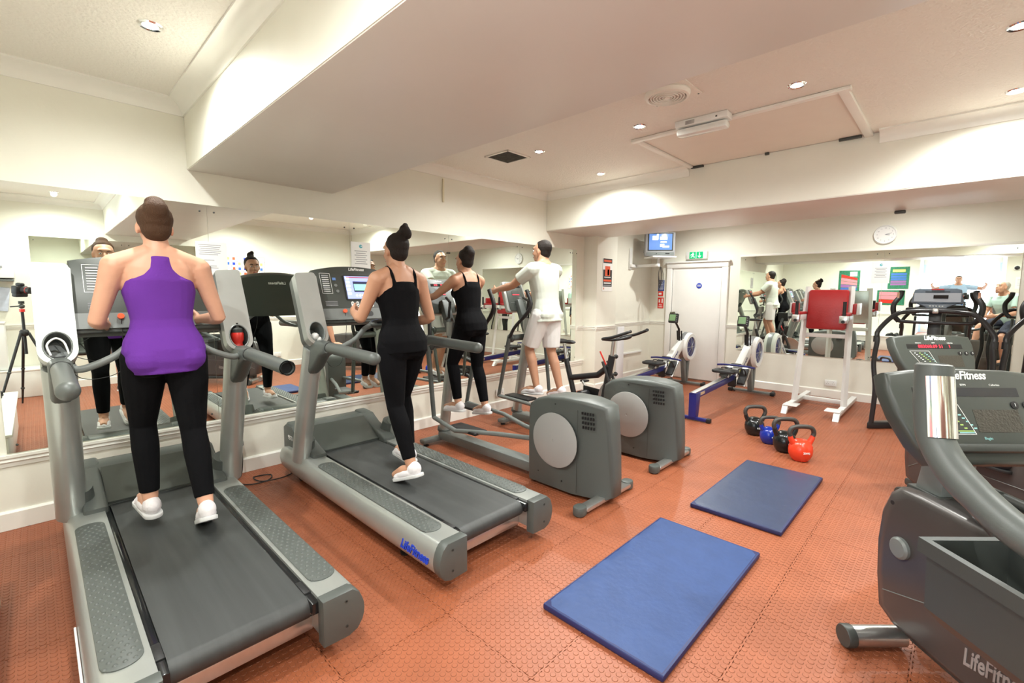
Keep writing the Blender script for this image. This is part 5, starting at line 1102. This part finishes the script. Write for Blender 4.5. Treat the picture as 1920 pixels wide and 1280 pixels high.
t = thing('security_camera', 'black dome security camera on the entrance wall, seen in the far mirror', 'camera', (-.9, -.98, 2.22)); MB().lathe([(.065, 0), (.065, .025), (.055, .03)], M=frame((0, 0, 0), (0, 1, 0), (0, 0, 1)), n=20).build('dome_base', WHITE, t); MB().ball((.03, 0, 0), .05, 16).build('dome', GLOSSB, t)
t, M = sheet('notice', 'plain white notice under the dome camera', 'notice', (-.895, -1.08, 1.85), (0, 1, 0), .21, .297, PAPER)
for i in range(6): blk(t, M, 0, .09 - i * .03, .14, .006, INK)
for i, dy in enumerate((0, .13)):
    t = thing('trainer_shoe', ('left', 'right')[i] + ' black shoe of the pair lying on the white ledge', 'shoe', (-.42, 1.2 + dy, .397), .25 + i * .2, 'pair of black shoes on the ledge')
    MB().bprism(rrect(.27, .09, .04, 5), 0, .025, 'z', bev=.006).build('sole', BLACK, t); b = MB(); b.ball((.03, 0, .035), (.11, .042, .04), 14); b.ball((-.08, 0, .05), (.06, .04, .045), 12); b.build('shoe_upper', BLACK, t)
# the photographer's camera and tripod at the viewpoint (its own reflection is in both mirrors)
CM = cam.matrix_world.copy()
t = thing('tripod_camera', 'black photo camera on a tripod, seen reflected at the left and in the far mirror', 'camera', (0, 0, 0))
b = MB(); LM = CM
b.lathe([(.036, .014), (.043, .014), (.043, .045), (.039, .05), (.039, .085), (.042, .09), (.042, .115), (.036, .12)], M=LM, n=24); b.build('lens', BLACK, t)
MB().lathe([(.0395, .06), (.0405, .061), (.0405, .064), (.0395, .065)], M=LM, n=24).build('red_lens_ring', RED, t)
MB().lathe([(.034, .016), (.0, .022)], M=LM, n=20).build('front_glass', GLOSSB, t)
b = MB(); b.box((0, -.005, .155), (.15, .105, .07), M=LM, bev=.015); b.box((0, .062, .15), (.065, .045, .07), M=LM, bev=.018); b.box((.06, -.01, .135), (.035, .1, .05), M=LM, bev=.014); b.build('camera_body', BLACK, t)
MB().box((0, -.07, .15), (.15, .045, .06), M=LM, bev=.012).build('battery_grip', BLACK, t)
hx, hy = -f2.x * .15, -f2.y * .15
t = thing('tripod', 'black tripod with red collar standing on the floor under the camera', 'tripod', (hx, hy, 0))
MB().cyl((0, 0, 1.335), (0, 0, 1.37), .028, n=16).build('quick_plate', BLACK, t); MB().ball((0, 0, 1.305), .03, 14).build('ball_head', DGREY, t)
MB().tube([(0, 0, 1.31), (-.10, -.03, 1.30)], .008, 8).build('head_lever', BLACK, t); MB().cyl((0, 0, 1.235), (0, 0, 1.27), .026).build('red_collar', RED, t)
MB().cyl((0, 0, .7), (0, 0, 1.25), .015).build('centre_column', BLACK, t); MB().lathe([(.03, .93), (.045, .95), (.045, .99), (.03, 1.01)], n=16).build('shoulder', BLACK, t)
for i in range(3):
    a = 2.4 + i * 2 * PI / 3; e = Vector((math.cos(a), math.sin(a), 0)); p0 = e * .04 + Vector((0, 0, .97)); p1 = e * .40 + Vector((0, 0, .01)); m_ = p0.lerp(p1, .5); m2 = p0.lerp(p1, .78)
    lg = MB().tube([p0, m_, m2, p1], [.016, .015, .013, .010], 10).build('leg', BLACK, t)
    for q in (m_, m2): MB().ball(q, .021, 10).build('leg_lock', DGREY, lg)
